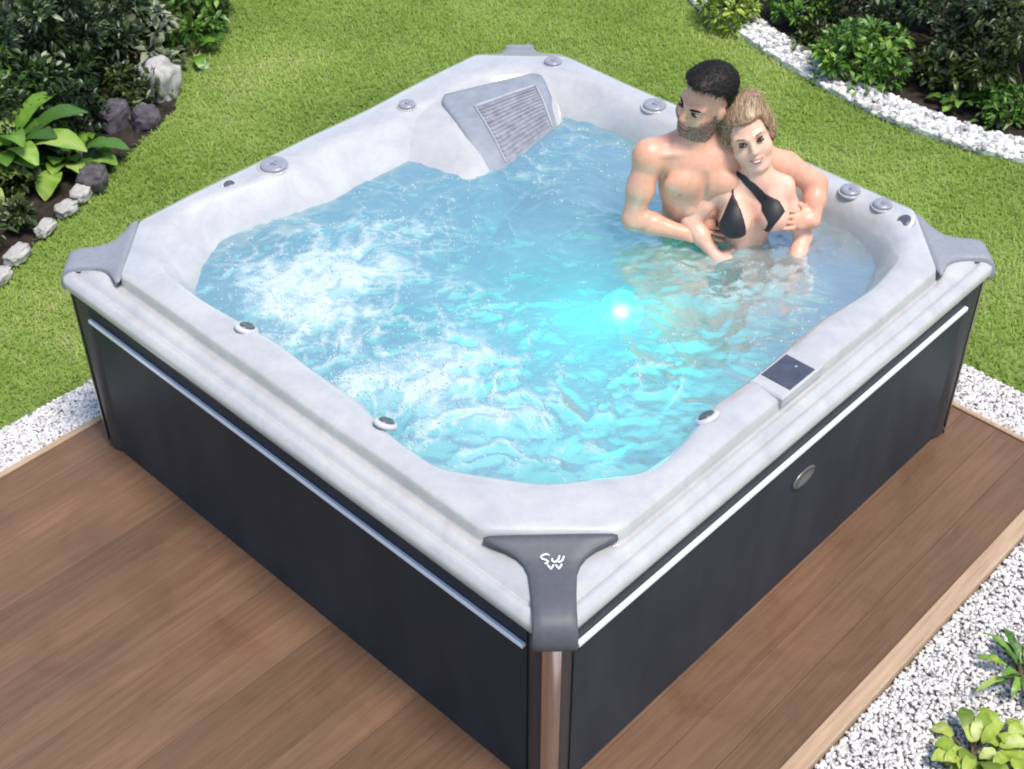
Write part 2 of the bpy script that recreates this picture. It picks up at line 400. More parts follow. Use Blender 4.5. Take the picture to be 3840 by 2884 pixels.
# filter lid: curved ramp beside the back corner, with a moulded white flank
A0, A1, B0, B1 = np.array([1.63, 2.115]), np.array([2.06, 1.955]), np.array([1.475, 1.66]), np.array([1.965, 1.74])
def ramp_pt(s, t, lift=0.0, rnd=0):
    if rnd: s = .5+(s-.5)*(1-.16*max(0, 1-t/.16)**2.5)
    z = .884-.012*t-.118*max(0, t)**2.2
    z -= .02*(2*s-1)**4*max(0, min(1, t*1.3))
    p = (A0*(1-s)+A1*s)*(1-t)+(B0*(1-s)+B1*s)*t
    return (p[0]-CX, p[1]-CY, z+lift)
def sheet(s0, s1, t0, t1, ns, nt_, lift, thick=.012, rnd=0):
    V = []; F = []
    for i in range(nt_+1):
        for j in range(ns+1): V.append(ramp_pt(s0+(s1-s0)*j/ns, t0+(t1-t0)*i/nt_, lift, rnd))
    F = grid_faces(nt_+1, ns+1); b0 = len(V); V += [(x, y, z-thick) for x, y, z in V]
    F += [tuple(q+b0 for q in f[::-1]) for f in F]
    w = ns+1; h = nt_+1
    edge = [j for j in range(w)]+[i*w+w-1 for i in range(1, h)]+[(h-1)*w+j for j in range(w-2, -1, -1)]+[i*w for i in range(h-2, 0, -1)]
    for a, c in zip(edge, edge[1:]+edge[:1]): F.append((a, a+b0, c+b0, c))
    return V, F
V, F = sheet(0, 1, 0.0, 1.22, 24, 40, 0, rnd=1)
lid = mk('filter_lid', V, F, M['filter'], TUB, True)
gp = MB()
for s0, s1, t0, t1 in ((.225, .237, .30, .95), (.878, .892, .30, .93), (.225, .89, .29, .312)):
    V, F = sheet(s0, s1, t0, t1, 6 if s1-s0 > .1 else 1, 12, .0075, .012); gp.add(V, F)
mk('filter_frame', gp.V, gp.F, simple('filter_frame_grey', (.34, .35, .38), .35), lid, True)
gp = MB()
V, F = sheet(.24, .87, .32, .95, 20, 22, .0015, .008); gp.add(V, F)
for k in range(13):
    tt = .345+k*.045; V, F = sheet(.25, .865, tt, tt+.022, 14, 1, .0055, .006); gp.add(V, F)
mk('filter_grille', gp.V, gp.F, M['filterdark'], lid, False)
# white moulded flank round the lid
V = []; ns = 30; n2_ = 24
for i in range(n2_+1):
    t_ = -.05+1.3*i/n2_
    for j in range(ns+1):
        s_ = -.60+1.75*j/ns
        x, y, z = ramp_pt(s_, max(t_, 0) if False else t_, -.014)
        e = 0.0
        if s_ < -.06: e = (-.06-s_)/.54
        if s_ > 1.03: e = (s_-1.03)/.12*.8
        z2 = .884-.012*max(t_, 0)-.118*max(t_, 0)**2.2-.014
        if t_ < .12: z2 = min(z2, .866)
        z2 -= .22*max(0, e)**1.6*min(1, .1+max(t_, 0)*1.5)
        V.append((x, y, z2))
mk('filter_surround', V, grid_faces(n2_+1, ns+1), M['shell'], TUB, True)

# round caps, buttons and jets on the collar
def knob(x, y, r, name='round_cap', mat='knob', z=.876, tilt=(0, 0, 1)):
    c = (x-CX, y-CY, z)
    t = MB(); t.lathe([(r*1.22, -.008), (r*1.22, .001), (r*1.14, .004), (r*1.05, .001)], c, tilt, 32); base = mk(name, t.V, t.F, M['shell'], TUB, True)
    t = MB(); t.lathe([(r, -.004), (r, .008), (r*.92, .013), (r*.35, .015), (r*.3, .012)], c, tilt, 32)
    for k in range(3):      # finger ribs
        a = 2*math.pi*k/3+.5; t.tube([(c[0], c[1], c[2]+.014), (c[0]+math.cos(a)*r*.9, c[1]+math.sin(a)*r*.9, c[2]+.012)], .003, 6)
    mk('cap_disc', t.V, t.F, M[mat], base, True)
knob(2.165, 1.975, .036); knob(1.505, 2.155, .034); knob(.86, 2.19, .052); knob(2.175, 1.44, .045); knob(2.185, .535, .036); knob(2.185, .40, .034)
def jet(x, y, dx, dy, r=.024, z=.872):
    d = Vector((dx, dy, .9)).normalized(); c = Vector((x-CX, y-CY, z))
    t = MB(); t.lathe([(r*1.7, -.010), (r*1.7, .000), (r*1.45, .006), (r*1.1, .006)], c, d, 28, 1.25); hood = mk('jet_rim', t.V, t.F, M['jetlight'], TUB, True)
    t = MB(); t.lathe([(r*1.15, -.004), (r*1.15, .0075), (r*.9, .012), (r*.4, .009), (0.001, .009)], c, d, 24, 1.25); mk('jet_nozzle', t.V, t.F, M['jet'], hood, True)
jet(.186, 1.50, .5, -.1, .02); jet(.186, .84, .6, 0, .02); jet(.86, .165, 0, .6, .02)
jet(2.15, .29, -.4, .2, .022); jet(.665, 2.21, 0, -.3, .016)
# control panel
t = MB(); c = (1.190, .098)
t.box((c[0]-.115-CX, c[1]-.052-CY, .842), (c[0]+.105-CX, c[1]+.072-CY, .8795), .006); plat = t.build('control_panel', M['shell'], TUB)
t = MB(); t.box((c[0]-.068-CX, c[1]-.046-CY, .872), (c[0]+.066-CX, c[1]+.062-CY, .8825), .002); scn = t.build('panel_screen', M['screen'], plat)
t = MB()
t.box((c[0]+.030-CX, c[1]+.000-CY, .882), (c[0]+.040-CX, c[1]+.008-CY, .8834)); t.build('panel_button', M['knob'], scn)

# underwater lamp on the footwell wall
lamp_p = Vector((1.590, 1.085, .37)); lamp_d = Vector((-.72, -.50, .48)).normalized()
t = MB(); t.lathe([(.092, -.02), (.092, .0), (.088, .006), (.080, .004)], lamp_p-Vector((CX, CY, 0)), lamp_d, 32); lr = mk('underwater_light', t.V, t.F, M['knob'], TUB, True)
m, nt, b, o = newmat('lit_lens'); b.inputs['Base Color'].default_value = (.5, .9, .9, 1)
ra = N(nt, 'ShaderNodeAttribute', attribute_name='core')
nt.links.new(ramp(nt, ra.outputs['Fac'], [(0, (.0, .55, .52)), (.45, (.10, .95, .85)), (.75, (.8, 1, .95))]), b.inputs['Emission Color'])
pw = N(nt, 'ShaderNodeMath', operation='POWER'); nt.links.new(ra.outputs['Fac'], pw.inputs[0]); pw.inputs[1].default_value = 2.2
ml = N(nt, 'ShaderNodeMath', operation='MULTIPLY_ADD'); nt.links.new(pw.outputs[0], ml.inputs[0]); ml.inputs[1].default_value = 14; ml.inputs[2].default_value = .5; nt.links.new(ml.outputs[0], b.inputs['Emission Strength'])
pr_ = [(.085*math.cos(k*math.pi/20), .004+.020*math.sin(k*math.pi/20)) for k in range(10)]+[(.0005, .024)]
t = MB(); t.lathe(pr_, lamp_p-Vector((CX, CY, 0)), lamp_d, 32); mk('light_lens', t.V, t.F, m, lr, True, {'core': np.repeat([max(0, 1-p[0]/.085) for p in pr_], 32)})
L = bpy.data.lights.new('spa_lamp', 'POINT'); L.energy = 7.5; L.color = (.02, .95, .88); L.shadow_soft_size = .06
lo = bpy.data.objects.new('spa_lamp', L); COL.objects.link(lo); lo.location = lamp_p+Vector((-.47, -.29, .17))

# ------------------------------------------------------------------ water
NR = 110
rw = rwl+.003
rad = (np.arange(NR+1)/NR)**.85
X = (rad[:, None]*rw[None, :])*np.cos(TH)[None, :]+CX; Y = (rad[:, None]*rw[None, :])*np.sin(TH)[None, :]+CY
def G(x, y, r, a=1.0, rx=None): return a*np.exp(-((X-x)**2+(Y-y)**2)/(r*r))
zone = (G(.50, 1.62, .23, .95)+G(.70, 1.60, .16, .55)+G(.33, 1.40, .16, .5)+G(.28, 1.12, .13, .7)+G(.42, .98, .17, .8)+G(.60, .95, .18, .7)+G(.52, .80, .15, .6)+G(.95, 1.66, .16, .5)
        +G(.9, 1.15, .2, .25)+G(.40, .62, .16, .5)+G(.66, .58, .16, .35)+G(1.38, 1.72, .13, .35)+G(1.63, 1.58, .15, .35)+G(1.92, 1.62, .14, .3)+G(1.05, .5, .14, .3)+G(.8, 1.9, .15, .25)
        +G(1.5, .5, .16, .55)+G(1.75, .45, .16, .6)+G(1.5, 1.2, .12, .15)+G(1.62, .85, .16, .3)+G(.55, .42, .12, .35))
calm = G(1.25, .85, .26, .7)+G(1.55, 1.08, .16, 1.2)+G(1.75, .5, .35, .35)
wx = X+.10*fbm(xyz(X*3, Y*3, 1.7), 3); wy = Y+.10*fbm(xyz(X*3, Y*3, 9.1), 3)
ridge = 1-np.abs(fbm(xyz(wx*5, wy*5, 3.3), 4))*2.4
ridge2 = 1-np.abs(fbm(xyz(wx*11+3, wy*11, 5.3), 3))*2.4
turb = fbm(xyz(wx*7, wy*7, .4), 3)
zsoft = G(.54, 1.60, .28, .80)+G(.50, 1.02, .24, .55)+G(.95, 1.60, .2, .3)
foam = zsoft*.66+zone*(.42+.5*turb)*(1-.5*zsoft)+np.clip(ridge, 0, 1)**6*(.40+.5*zone)+np.clip(ridge2, 0, 1)**7*(.22+.45*zone)-.30*calm
foam = np.clip(foam*.85+.02, 0, 1)
people = G(1.74, .76, .40, 1.0)
milk = np.clip(.74+.28*fbm(xyz(X*2, Y*2, 4.4), 3)+.30*zone+.10*people-.30*calm-.04*G(1.15, 1.05, .5), .05, .92)
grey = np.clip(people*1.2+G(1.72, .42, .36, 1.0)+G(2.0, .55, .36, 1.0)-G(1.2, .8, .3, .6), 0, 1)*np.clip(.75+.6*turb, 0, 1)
deep = np.clip((rf[None, :]+.06-rad[:, None]*rw[None, :])/.16, 0, 1)*(1-np.clip(people+G(1.6, .5, .3), 0, 1)*.6)
amp = .006+.016*np.clip(zone, 0, 1)+.007*people
Z = .757+.016*np.clip(zone, 0, 1.2)+amp*(turb*1.1+.22*fbm(xyz(wx*16, wy*16, 2.2), 3)+.35*people*fbm(xyz(wx*14, wy*14, 2.2), 3))+.010*np.clip(ridge, 0, 1)**3*(.4+zone)
Z[0, :] = Z[0, 0]
V = np.stack([X, Y, Z], -1).reshape(-1, 3)
F = np.array(grid_faces(NR+1, NT, True))
fo_ = foam.copy(); fo_[0, :] = fo_[0, 0]
o = mk('water', V, F, M['water'], None, True, {'foam': fo_.ravel(), 'milk': milk.ravel(), 'grey': grey.ravel(), 'deep': deep.ravel()})
tag(o, 'bubbling pale turquoise water filling the hot tub', 'water', kind='structure')

import bmesh
_b = bmesh.new(); bmesh.ops.create_icosphere(_b, subdivisions=1, radius=1); bV = np.array([v.co[:] for v in _b.verts]); bF = np.array([[v.index for v in f.verts] for f in _b.faces]); _b.free()
rb = np.random.RandomState(9); wgt = (np.clip(foam, 0, 1)**2*rad[:, None]).ravel(); wgt /= wgt.sum(); pk = rb.choice(len(wgt), 7000, p=wgt)
bc0 = np.stack([X, Y, Z], -1).reshape(-1, 3)[pk]+rb.normal(0, 1, (7000, 3))*[.006, .006, .0015]; br = rb.uniform(.0012, .0042, (7000, 1, 1))*rb.uniform(.5, 1, (7000, 1, 1))
ok = np.hypot(bc0[:, 0]-CX, bc0[:, 1]-CY) < np.interp(np.arctan2(bc0[:, 1]-CY, bc0[:, 0]-CX) % (2*math.pi), TH, rwl)-.01
bc0 = bc0[ok]; br = br[ok]
o = mk('froth', (bc0[:, None]+bV[None]*br).reshape(-1, 3), (bF[None]+np.arange(len(bc0))[:, None, None]*len(bV)).reshape(-1, 3), simple('white_froth', (.50, .56, .57), .25))
tag(o, 'fine white bubbles frothing on the churning tub water', 'bubbles', kind='stuff')

# ------------------------------------------------------------------ people: implicit surface -> one skin
class Field:
    def __init__(s, lo, hi, h):
        s.lo = np.array(lo, float); s.h = h; s.n = np.ceil((np.array(hi)-s.lo)/h).astype(int)+1
        s.A = np.full(s.n, .5, np.float32)
    def win(s, lo, hi):
        a = np.clip(np.floor((np.array(lo)-s.lo)/s.h).astype(int), 0, s.n); b = np.clip(np.ceil((np.array(hi)-s.lo)/s.h).astype(int)+1, 0, s.n)
        ax = [(s.lo[i]+np.arange(a[i], b[i])*s.h) for i in range(3)]
        P = np.stack(np.meshgrid(*ax, indexing='ij'), -1).astype(np.float32)
        return (slice(a[0], b[0]), slice(a[1], b[1]), slice(a[2], b[2])), P
    def put(s, fn, lo, hi, k, mode='u'):
        mgn = k*1.05+.012
        sl, P = s.win(np.array(lo)-mgn, np.array(hi)+mgn)
        if P.size == 0: return
        d = fn(P).astype(np.float32); A = s.A[sl]
        if mode == 'u':
            h = np.clip(.5+.5*(A-d)/k, 0, 1); s.A[sl] = A*(1-h)+d*h-k*h*(1-h)
        else:
            d = -d; h = np.clip(.5-.5*(A-d)/k, 0, 1); s.A[sl] = A*(1-h)+d*h+k*h*(1-h)
    def cap(s, a, b, ra, rb, k=.02, mode='u'):
        a = np.array(a, float); b = np.array(b, float); ab = b-a; L = (ab@ab) or 1e-9
        def fn(P):
            q = P-a.astype(np.float32); t = np.clip((q@ab.astype(np.float32))/L, 0, 1)
            return np.sqrt(((q-t[..., None]*ab.astype(np.float32))**2).sum(-1))-(ra+(rb-ra)*t)
        r = max(ra, rb); s.put(fn, np.minimum(a, b)-r, np.maximum(a, b)+r, k, mode)
    def chain(s, pts, rs, k=.02):
        for i in range(len(pts)-1): s.cap(pts[i], pts[i+1], rs[i], rs[i+1], k)
    def ell(s, c, r, B=None, k=.02, mode='u'):
        c = np.array(c, float); r = np.array(r, float); B = np.eye(3) if B is None else np.array(B)   # columns = axes
        def fn(P):
            q = ((P-c.astype(np.float32))@B.astype(np.float32)); k0 = np.sqrt(((q/r)**2).sum(-1)); k1 = np.sqrt(((q/(r*r))**2).sum(-1))+1e-9
            return k0*(k0-1)/k1
        e = np.abs(B)@r; s.put(fn, c-e, c+e, k, mode)
def nets(A, lo, h):
    """surface nets"""
    I = A < 0
    n = np.array(A.shape)
    c = np.zeros(n-1, np.uint8)
    for dx in (0, 1):
        for dy in (0, 1):
            for dz in (0, 1): c += I[dx:n[0]-1+dx, dy:n[1]-1+dy, dz:n[2]-1+dz]
    act = (c > 0) & (c < 8); idx = np.argwhere(act); vid = np.full(n-1, -1, np.int32); vid[act] = np.arange(len(idx))
    acc = np.zeros((len(idx), 3)); cnt = np.zeros(len(idx))
    cor = [(a, b, d) for a in (0, 1) for b in (0, 1) for d in (0, 1)]
    val = {q: A[idx[:, 0]+q[0], idx[:, 1]+q[1], idx[:, 2]+q[2]] for q in cor}
    for q in cor:
        for ax in range(3):
            if q[ax] == 0:
                p = list(q); p[ax] = 1; p = tuple(p); a, b = val[q], val[p]; m_ = (a < 0) != (b < 0)
                t = np.where(m_, a/np.where(m_, a-b, 1), 0); pos = np.repeat(np.array(q, float)[None], len(idx), 0); pos[:, ax] += t
                acc += pos*m_[:, None]; cnt += m_
    V = (idx+acc/np.maximum(cnt, 1)[:, None])*h+lo
    Fs = []
    for ax in range(3):
        s0 = [slice(1, n[k]-1) for k in range(3)]; s1 = list(s0); s0[ax] = slice(0, n[ax]-1); s1[ax] = slice(1, n[ax])
        a = I[tuple(s0)]; b = I[tuple(s1)]; e = np.argwhere(a != b); off = np.array([1, 1, 1]); off[ax] = 0; g = e+off
        sgn = a[e[:, 0], e[:, 1], e[:, 2]]
        u, v = [(1, 2), (2, 0), (0, 1)][ax]
        def at_(du, dv):
            k = g.copy(); k[:, u] -= du; k[:, v] -= dv; return vid[k[:, 0], k[:, 1], k[:, 2]]
        q = np.stack([at_(1, 1), at_(0, 1), at_(0, 0), at_(1, 0)], -1); q[~sgn] = q[~sgn][:, ::-1]
        Fs.append(q)
    F = np.concatenate(Fs); F = F[(F >= 0).all(1)]
    return V, F
def relax(V, F, it=2, w=.5):
    E = np.concatenate([F[:, [0, 1]], F[:, [1, 2]], F[:, [2, 3]], F[:, [3, 0]]])
    for _ in range(it):
        S = np.zeros_like(V); C = np.zeros(len(V))
        for k in range(3): S[:, k] = np.bincount(E[:, 0], V[E[:, 1], k], len(V))+np.bincount(E[:, 1], V[E[:, 0], k], len(V))
        C = np.bincount(E[:, 0], minlength=len(V))+np.bincount(E[:, 1], minlength=len(V))
        V = V*(1-w)+w*S/np.maximum(C, 1)[:, None]
    return V
def shellpart(fld, name, mat, parent, lo, hi, off, region, it=1, nz=0, nscale=60, stretch=None):
    """a garment or hair: the body's surface offset outwards inside a region"""
    sl, P = fld.win(lo, hi); A = fld.A[sl].copy()
    o_ = off(P) if callable(off) else off
    if nz: o_ = o_+nz*fbm(P*nscale*(np.array(stretch) if stretch else 1), 3)
    D = np.maximum(A-o_, region(P)).astype(np.float32); D = np.maximum(D, -(A+.008))
    D[0] = D[-1] = .1; D[:, 0] = D[:, -1] = .1; D[:, :, 0] = D[:, :, -1] = .1
    V, F = nets(D, P[0, 0, 0], fld.h)
    if len(F) == 0: print('EMPTY', name); return None
    V = relax(V, F, it); LAST['m'] = (V, F)
    return mk(name, V-PB[parent.name], F, mat, parent)
PB = {}
def strands(name, V, F, parent, n, L, W, dirfn, lift, mat, seed, segs=5, curve=0.0, gravity=0.0, keepfn=None, jit=.20):
    """thin tapering ribbons of hair rooted on a surface"""
    rng = np.random.RandomState(seed); a, b_, c = V[F[:, 0]], V[F[:, 1]], V[F[:, 2]]; nf = np.cross(b_-a, c-a); nf /= np.linalg.norm(nf, axis=1)[:, None]+1e-12
    k = rng.randint(0, len(F), n); p = V[F[k]].mean(1)+rng.normal(0, .0015, (n, 3)); nn = nf[k]; ctr = V.mean(0)
    nn = nn*np.sign(((p-ctr)*nn).sum(1))[:, None]
    if keepfn is not None: kk = keepfn(p); p, nn = p[kk], nn[kk]; n = len(p)
    d = dirfn(p); d = d-nn*(d*nn).sum(1)[:, None]; d /= np.linalg.norm(d, axis=1)[:, None]+1e-9; d = d+rng.normal(0, jit, (n, 3)); d /= np.linalg.norm(d, axis=1)[:, None]
    Ls = L*rng.uniform(.6, 1.2, n)[:, None]; q = p.copy(); P = []; dd = d*1.0+nn*lift; dd /= np.linalg.norm(dd, axis=1)[:, None]
    for j in range(segs+1):
        w = W*(1-j/(segs+.3))*.5+.0002; sdv = np.cross(dd, nn); sdv /= np.linalg.norm(sdv, axis=1)[:, None]+1e-9; P += [q-sdv*w, q+sdv*w]
        q = q+dd*Ls/segs; dd = dd-nn*curve/segs-np.array([0, 0, gravity])/segs; dd /= np.linalg.norm(dd, axis=1)[:, None]
    VV = np.stack(P, 1).reshape(-1, 3); m_ = 2*(segs+1); kq = np.arange(n)[:, None]*m_
    FF = np.concatenate([kq+np.array([[2*j, 2*j+1, 2*j+3, 2*j+2]]) for j in range(segs)])
    return mk(name, VV-PB[parent.name], FF, mat, parent, True, {'tone': np.repeat(rng.uniform(0, 1, n), m_)})
LAST = {}
def nrm(v): v = np.array(v, float); return v/np.linalg.norm(v)
CR = np.array([.690, -.724, 0.]); CT = np.array([-.722, -.690, 0.]); UP = np.array([0, 0, 1.])     # directions: along the back rim, towards the deck
def frame(fw, up):
    fw = nrm(fw); x = nrm(np.cross(fw, up)); u = np.cross(x, fw); return np.stack([x, fw, u], 1)

def head(fl, c, B, s, male):
    W = lambda x, y, z: c+B@(np.array([x, y, z])*s)
    e = lambda p, r, k=.012, mode='u': fl.ell(W(*p), np.array(r)*s, B, k*s, mode)
    e((0, -.018, .035), (.074, .094, .083), .02)
    e((0, .022, -.030), (.060, .066, .080), .03)
    e((0, .035, -.075), (.040 if male else .034, .042, .034), .025)
    fl.ell(W(0, .070, -.094), np.array([.020, .016, .016])*s, B, .014*s)                    # chin
    for q in (-1, 1):
        e((q*.038, .052, -.030), (.024, .024, .024) if male else (.027, .026, .027), .025)                                    # cheek
        fl.cap(W(q*.050, .060, .031), W(q*.012, .084, .027), (.009 if male else .006)*s, (.010 if male else .007)*s, .016*s)         # brow
        e((q*.031, .095, .010), (.018, .016, .012), .012, 's')                              # socket
        fl.ell(W(q*.076, -.008, -.004), np.array([.010, .020, .031])*s, B, .006*s)           # ear
        fl.cap(W(q*.052, -.002, -.055), W(q*.022, .058, -.088), .016*s, .015*s, .02*s)       # jaw line
    fl.cap(W(0, .080, .020), W(0, .103, -.018), .008*s, .0115*s, .010*s)                     # nose
    for q in (-1, 1): fl.ell(W(q*.010, .095, -.022), np.array([.008, .010, .007])*s, B, .006*s)
    fl.ell(W(0, .083, -.052), np.array([.025, .012, .006])*s, B, .006*s)                     # lips
    fl.ell(W(0, .082, -.064), np.array([.021, .012, .007])*s, B, .006*s)
    fl.ell(W(0, .096, -.0575), np.array([.022, .008, .0022])*s, B, .004*s, 's')
    return W

def hand(fl, w, d, nrmv, curl=.5, s=1.0, thumb=1):
    """palm, four fingers of unequal length bent at the knuckles, thumb from the side of the palm"""
    d = nrm(d); nv = nrm(np.array(nrmv)-d*np.dot(nrmv, d)); sd = np.cross(d, nv)
    c = np.array(w)+d*.048*s; fl.ell(c, np.array([.045, .036, .015])*s, np.stack([d, sd, nv], 1), .012)
    fl.cap(w, np.array(w)+d*.02*s, .023*s, .024*s, .015)
    for i, (o_, L) in enumerate(((-.0305, .062), (-.0102, .074), (.0102, .070), (.0305, .054))):
        p = np.array(w)+d*.084*s+sd*o_*s; ang = .25*curl; r = .0086*s; L *= s
        spread = sd*(o_*2.2)
        for f_ in (.45, .32, .23):
            dd = nrm(d*math.cos(ang)-nv*math.sin(ang)+spread); q = p+dd*L*f_*1.15
            fl.cap(p, q, r, r*.92, .0035); p = q; r *= .92; ang += .75*curl
    p = np.array(w)+d*.030*s+sd*thumb*-.030*s; q = p+nrm(d*.6-sd*thumb*.75-nv*.3)*.036*s; q2 = q+nrm(d*.95-sd*thumb*.15-nv*.45)*.032*s
    fl.cap(p, q, .0135*s, .011*s, .008); fl.cap(q, q2, .0105*s, .0085*s, .004)

def poly_region(poly, c0, axr, axu, axf, depth=(-.2, .2)):
    poly = np.array(poly, float)
    def fn(P):
        q = P-np.array(c0, dtype=np.float32); a = q@axr.astype(np.float32); b = q@axu.astype(np.float32); f = q@axf.astype(np.float32)
        d = np.full(a.shape, 1e3); ins = np.zeros(a.shape, bool)
        for i in range(len(poly)):
            p0, p1 = poly[i], poly[(i+1) % len(poly)]; e = p1-p0; t = np.clip(((a-p0[0])*e[0]+(b-p0[1])*e[1])/(e@e), 0, 1)
            d = np.minimum(d, np.hypot(a-p0[0]-t*e[0], b-p0[1]-t*e[1]))
            cnd = ((p0[1] > b) != (p1[1] > b)) & (a < (p1[0]-p0[0])*(b-p0[1])/((p1[1]-p0[1]) or 1e-9)+p0[0]); ins ^= cnd
        d = np.where(ins, -d, d); return np.maximum(d, np.maximum(depth[0]-f, f-depth[1]))
    return fn

def eyes(root, W, B, s, zsq=.52):
    for q in (-1, 1):
        c = W(q*.031, .0800, .009); r = .0125*s
        n1_, n2_ = 20, 12; V = []; F = []; mi_ = []
        for i in range(n2_+1):
            a = math.pi*i/n2_
            for j in range(n1_):
                t = 2*math.pi*j/n1_; V.append(c+B@np.array([r*1.12*math.sin(a)*math.cos(t), r*.75*math.cos(a), r*zsq*math.sin(a)*math.sin(t)]))
        for i in range(n2_):
            for j in range(n1_): F.append((i*n1_+j, i*n1_+(j+1) % n1_, (i+1)*n1_+(j+1) % n1_, (i+1)*n1_+j)); mi_.append(1 if i < 6 else 0)
        mk('eye', np.array(V)-PB[root.name], F, None, root, True, mats=[M['eyew'], M['eyed']], midx=mi_)

# --- man
fm_ = Field((1.22, .42, .12), (2.16, 1.24, 1.50), .0048)
root = empty('person', (1.80, .98, .47)); PB[root.name] = np.array([1.80, .98, .47]); man = root
tag(man, 'bearded dark haired bare chested man sitting in the tub, arm round the woman', 'person')
SX = nrm([.25, -.266, 0]); FW = nrm([-.73, -.68, 0.0]); BM = np.stack([SX, FW, UP], 1)
neck = np.array([1.742, .912, 1.115]); Rsh = np.array([1.607, 1.018, 1.075]); Lsh = np.array([1.868, .742, 1.075]); Relb = np.array([1.545, 1.022, .845]); Rwr = np.array([1.632, .868, .815])
Lelb = np.array([2.025, .590, .960]); Lwr = np.array([1.950, .535, .865])
ch = (Rsh+Lsh)/2+np.array([.012, .010, 0])
fm_.ell(ch+[.0, .0, -.105], (.150, .098, .165), BM, .03)
fm_.ell(ch+[.005, .01, -.02], (.165, .072, .065), BM, .05)
fm_.ell(ch+[.02, .02, -.30], (.128, .088, .18), BM, .06)
fm_.ell(ch+[.03, .03, -.52], (.155, .11, .12), BM, .06)
fm_.cap(neck+[.018, .015, -.02], neck+[.005, .0, .075], .060, .053, .03)
for sh in (Rsh, Lsh):
    fm_.cap(neck+[.02, .02, .0], sh+[.006, .006, .012], .046, .043, .05)
    fm_.ell(sh, (.056, .056, .060), BM, .03)
for q, hgt in ((-1, 0), (1, 0)):
    c = ch+SX*q*.070+FW*.078+[0, 0, -.075]; fm_.ell(c, (.068, .032, .050), BM, .022)
for k in range(3):
    for q in (-1, 1): fm_.ell(ch+SX*q*.030+FW*.080+[0, 0, -.185-.05*k], (.030, .016, .023), BM, .014)
fm_.chain([Rsh+[0, 0, -.01], Rsh*.5+Relb*.5+[-.005, 0, 0], Relb], [.050, .047, .038], .02)
fm_.ell(Rsh*.55+Relb*.45+FW*.012, (.040, .040, .065), BM, .02)
fm_.chain([Relb, Relb*.6+Rwr*.4+[0, 0, .004], Rwr], [.038, .040, .026], .018)
for q in (-1, 1): fm_.cap(neck+SX*q*.022+FW*.052+[0, 0, -.012], (Lsh if q > 0 else Rsh)*.8+neck*.2+FW*.035+[0, 0, .018], .009, .010, .012)
fm_.cap(ch+FW*.098+[0, 0, -.03], ch+FW*.094+[0, 0, -.24], .008, .006, .02, 's')
fm_.cap(ch+FW*.098+[0, 0, -.27], ch+FW*.080+[0, 0, -.272], .007, .006, .006, 's')
hand(fm_, Rwr, nrm([.45, -.62, -.02]), nrm([-.5, -.4, .75]), .45, .95, 1)
fm_.chain([Lsh, Lsh*.5+Lelb*.5+[.01, .01, .01], Lelb], [.052, .048, .040], .02)
fm_.chain([Lelb, Lelb*.6+Lwr*.4, Lwr], [.040, .040, .027], .018)
hand(fm_, Lwr, nrm([-.50, .25, .15]), nrm([-.35, -.75, .45]), .55, .95, -1)
# seated legs under water
hipc = ch+np.array([.03, .03, -.56])
for q in (-1, 1):
    h0 = hipc+SX*q*.085; kn = h0+FW*.25+SX*q*.02+[0, 0, .0]; kn[2] = .55; ft = kn-FW*.02+[0, 0, -.36]
    fm_.chain([h0, kn, ft], [.085, .058, .036], .03); fm_.chain([ft, ft+FW*.16+[0, 0, -.02]], [.036, .026], .02)
Bh = frame(np.array([-.97, .12, -.10]), UP*.92+CR*.30)
hm = np.array([1.748, .905, 1.275]); s_m = .99
fm_.cap(neck+[.01, .01, .03], hm-Bh[:, 2]*.07-Bh[:, 1]*.015, .055, .052, .02)
Wm = head(fm_, hm, Bh, s_m, True)
Vb, Fb = nets(fm_.A, fm_.lo, fm_.h); Vb = relax(Vb, Fb, 1)
mk('body', Vb-PB[man.name], Fb, M['skinm'], man)
def lreg(c, B, s, f):
    def g(P):
        q = ((P-c.astype(np.float32))@B.astype(np.float32))/s; return f(q[..., 0], q[..., 1], q[..., 2])*s
    return g
lo, hi = hm-.16, hm+.16
shellpart(fm_, 'hair', M['hairm'], man, lo, hi, lambda P: lreg(hm, Bh, s_m, lambda x, y, z: .005+.022*np.clip((z-.03)/.07, 0, 1)+.014*np.clip((y-.01)/.06, 0, 1)*np.clip(z/.06, 0, 1))(P),
          lreg(hm, Bh, s_m, lambda x, y, z: np.maximum(.070-z*.62-np.maximum(0, -y-.0)*1.15-np.where(y < .035, .012, 0)-.0*x, -(z+.085))), 1, .002, 55)
strands('hair_strands', *LAST['m'], man, 5200, .021, .0015, lambda p: Bh[:, 1]*.9+Bh[:, 2]*.5-Bh[:, 0]*.3+0*p, .16, M['strm'], 3, 4, .9)
shellpart(fm_, 'beard', M['beard'], man, lo, hi, .0035,
          lreg(hm, Bh, s_m, lambda x, y, z: np.maximum.reduce([z+.046-.040*np.clip((np.abs(x)-.036)/.035, 0, 1), -y-.004, -.112-z+.35*np.clip(.045-y, 0, .1), np.abs(x)-.085, .024-np.hypot(x, (z+.057)*1.9)])), 1, .002, 90)
strands('beard_hairs', *LAST['m'], man, 1500, .006, .0008, lambda p: -Bh[:, 2]+.3*Bh[:, 1]+0*p, .5, M['strb'], 4, 2)
for q in (-1, 1):
    shellpart(fm_, 'eyebrow', M['hairm'], man, lo, hi, .003, lreg(hm, Bh, s_m, lambda x, y, z: np.maximum(np.hypot((x-q*.032)/4.2, (z-.030))-.0048, .03-y)), 0)
for q in (-1, 1):
    nc = ch+SX*q*.082+FW*.10+np.array([0, 0, -.10])
    shellpart(fm_, 'nipple', M['lips'], man, nc-.03, nc+.03, .0012, (lambda c: (lambda P: np.sqrt(((P-c.astype(np.float32))@SX.astype(np.float32))**2+(P[..., 2]-c[2])**2)-.0085))(nc), 0)
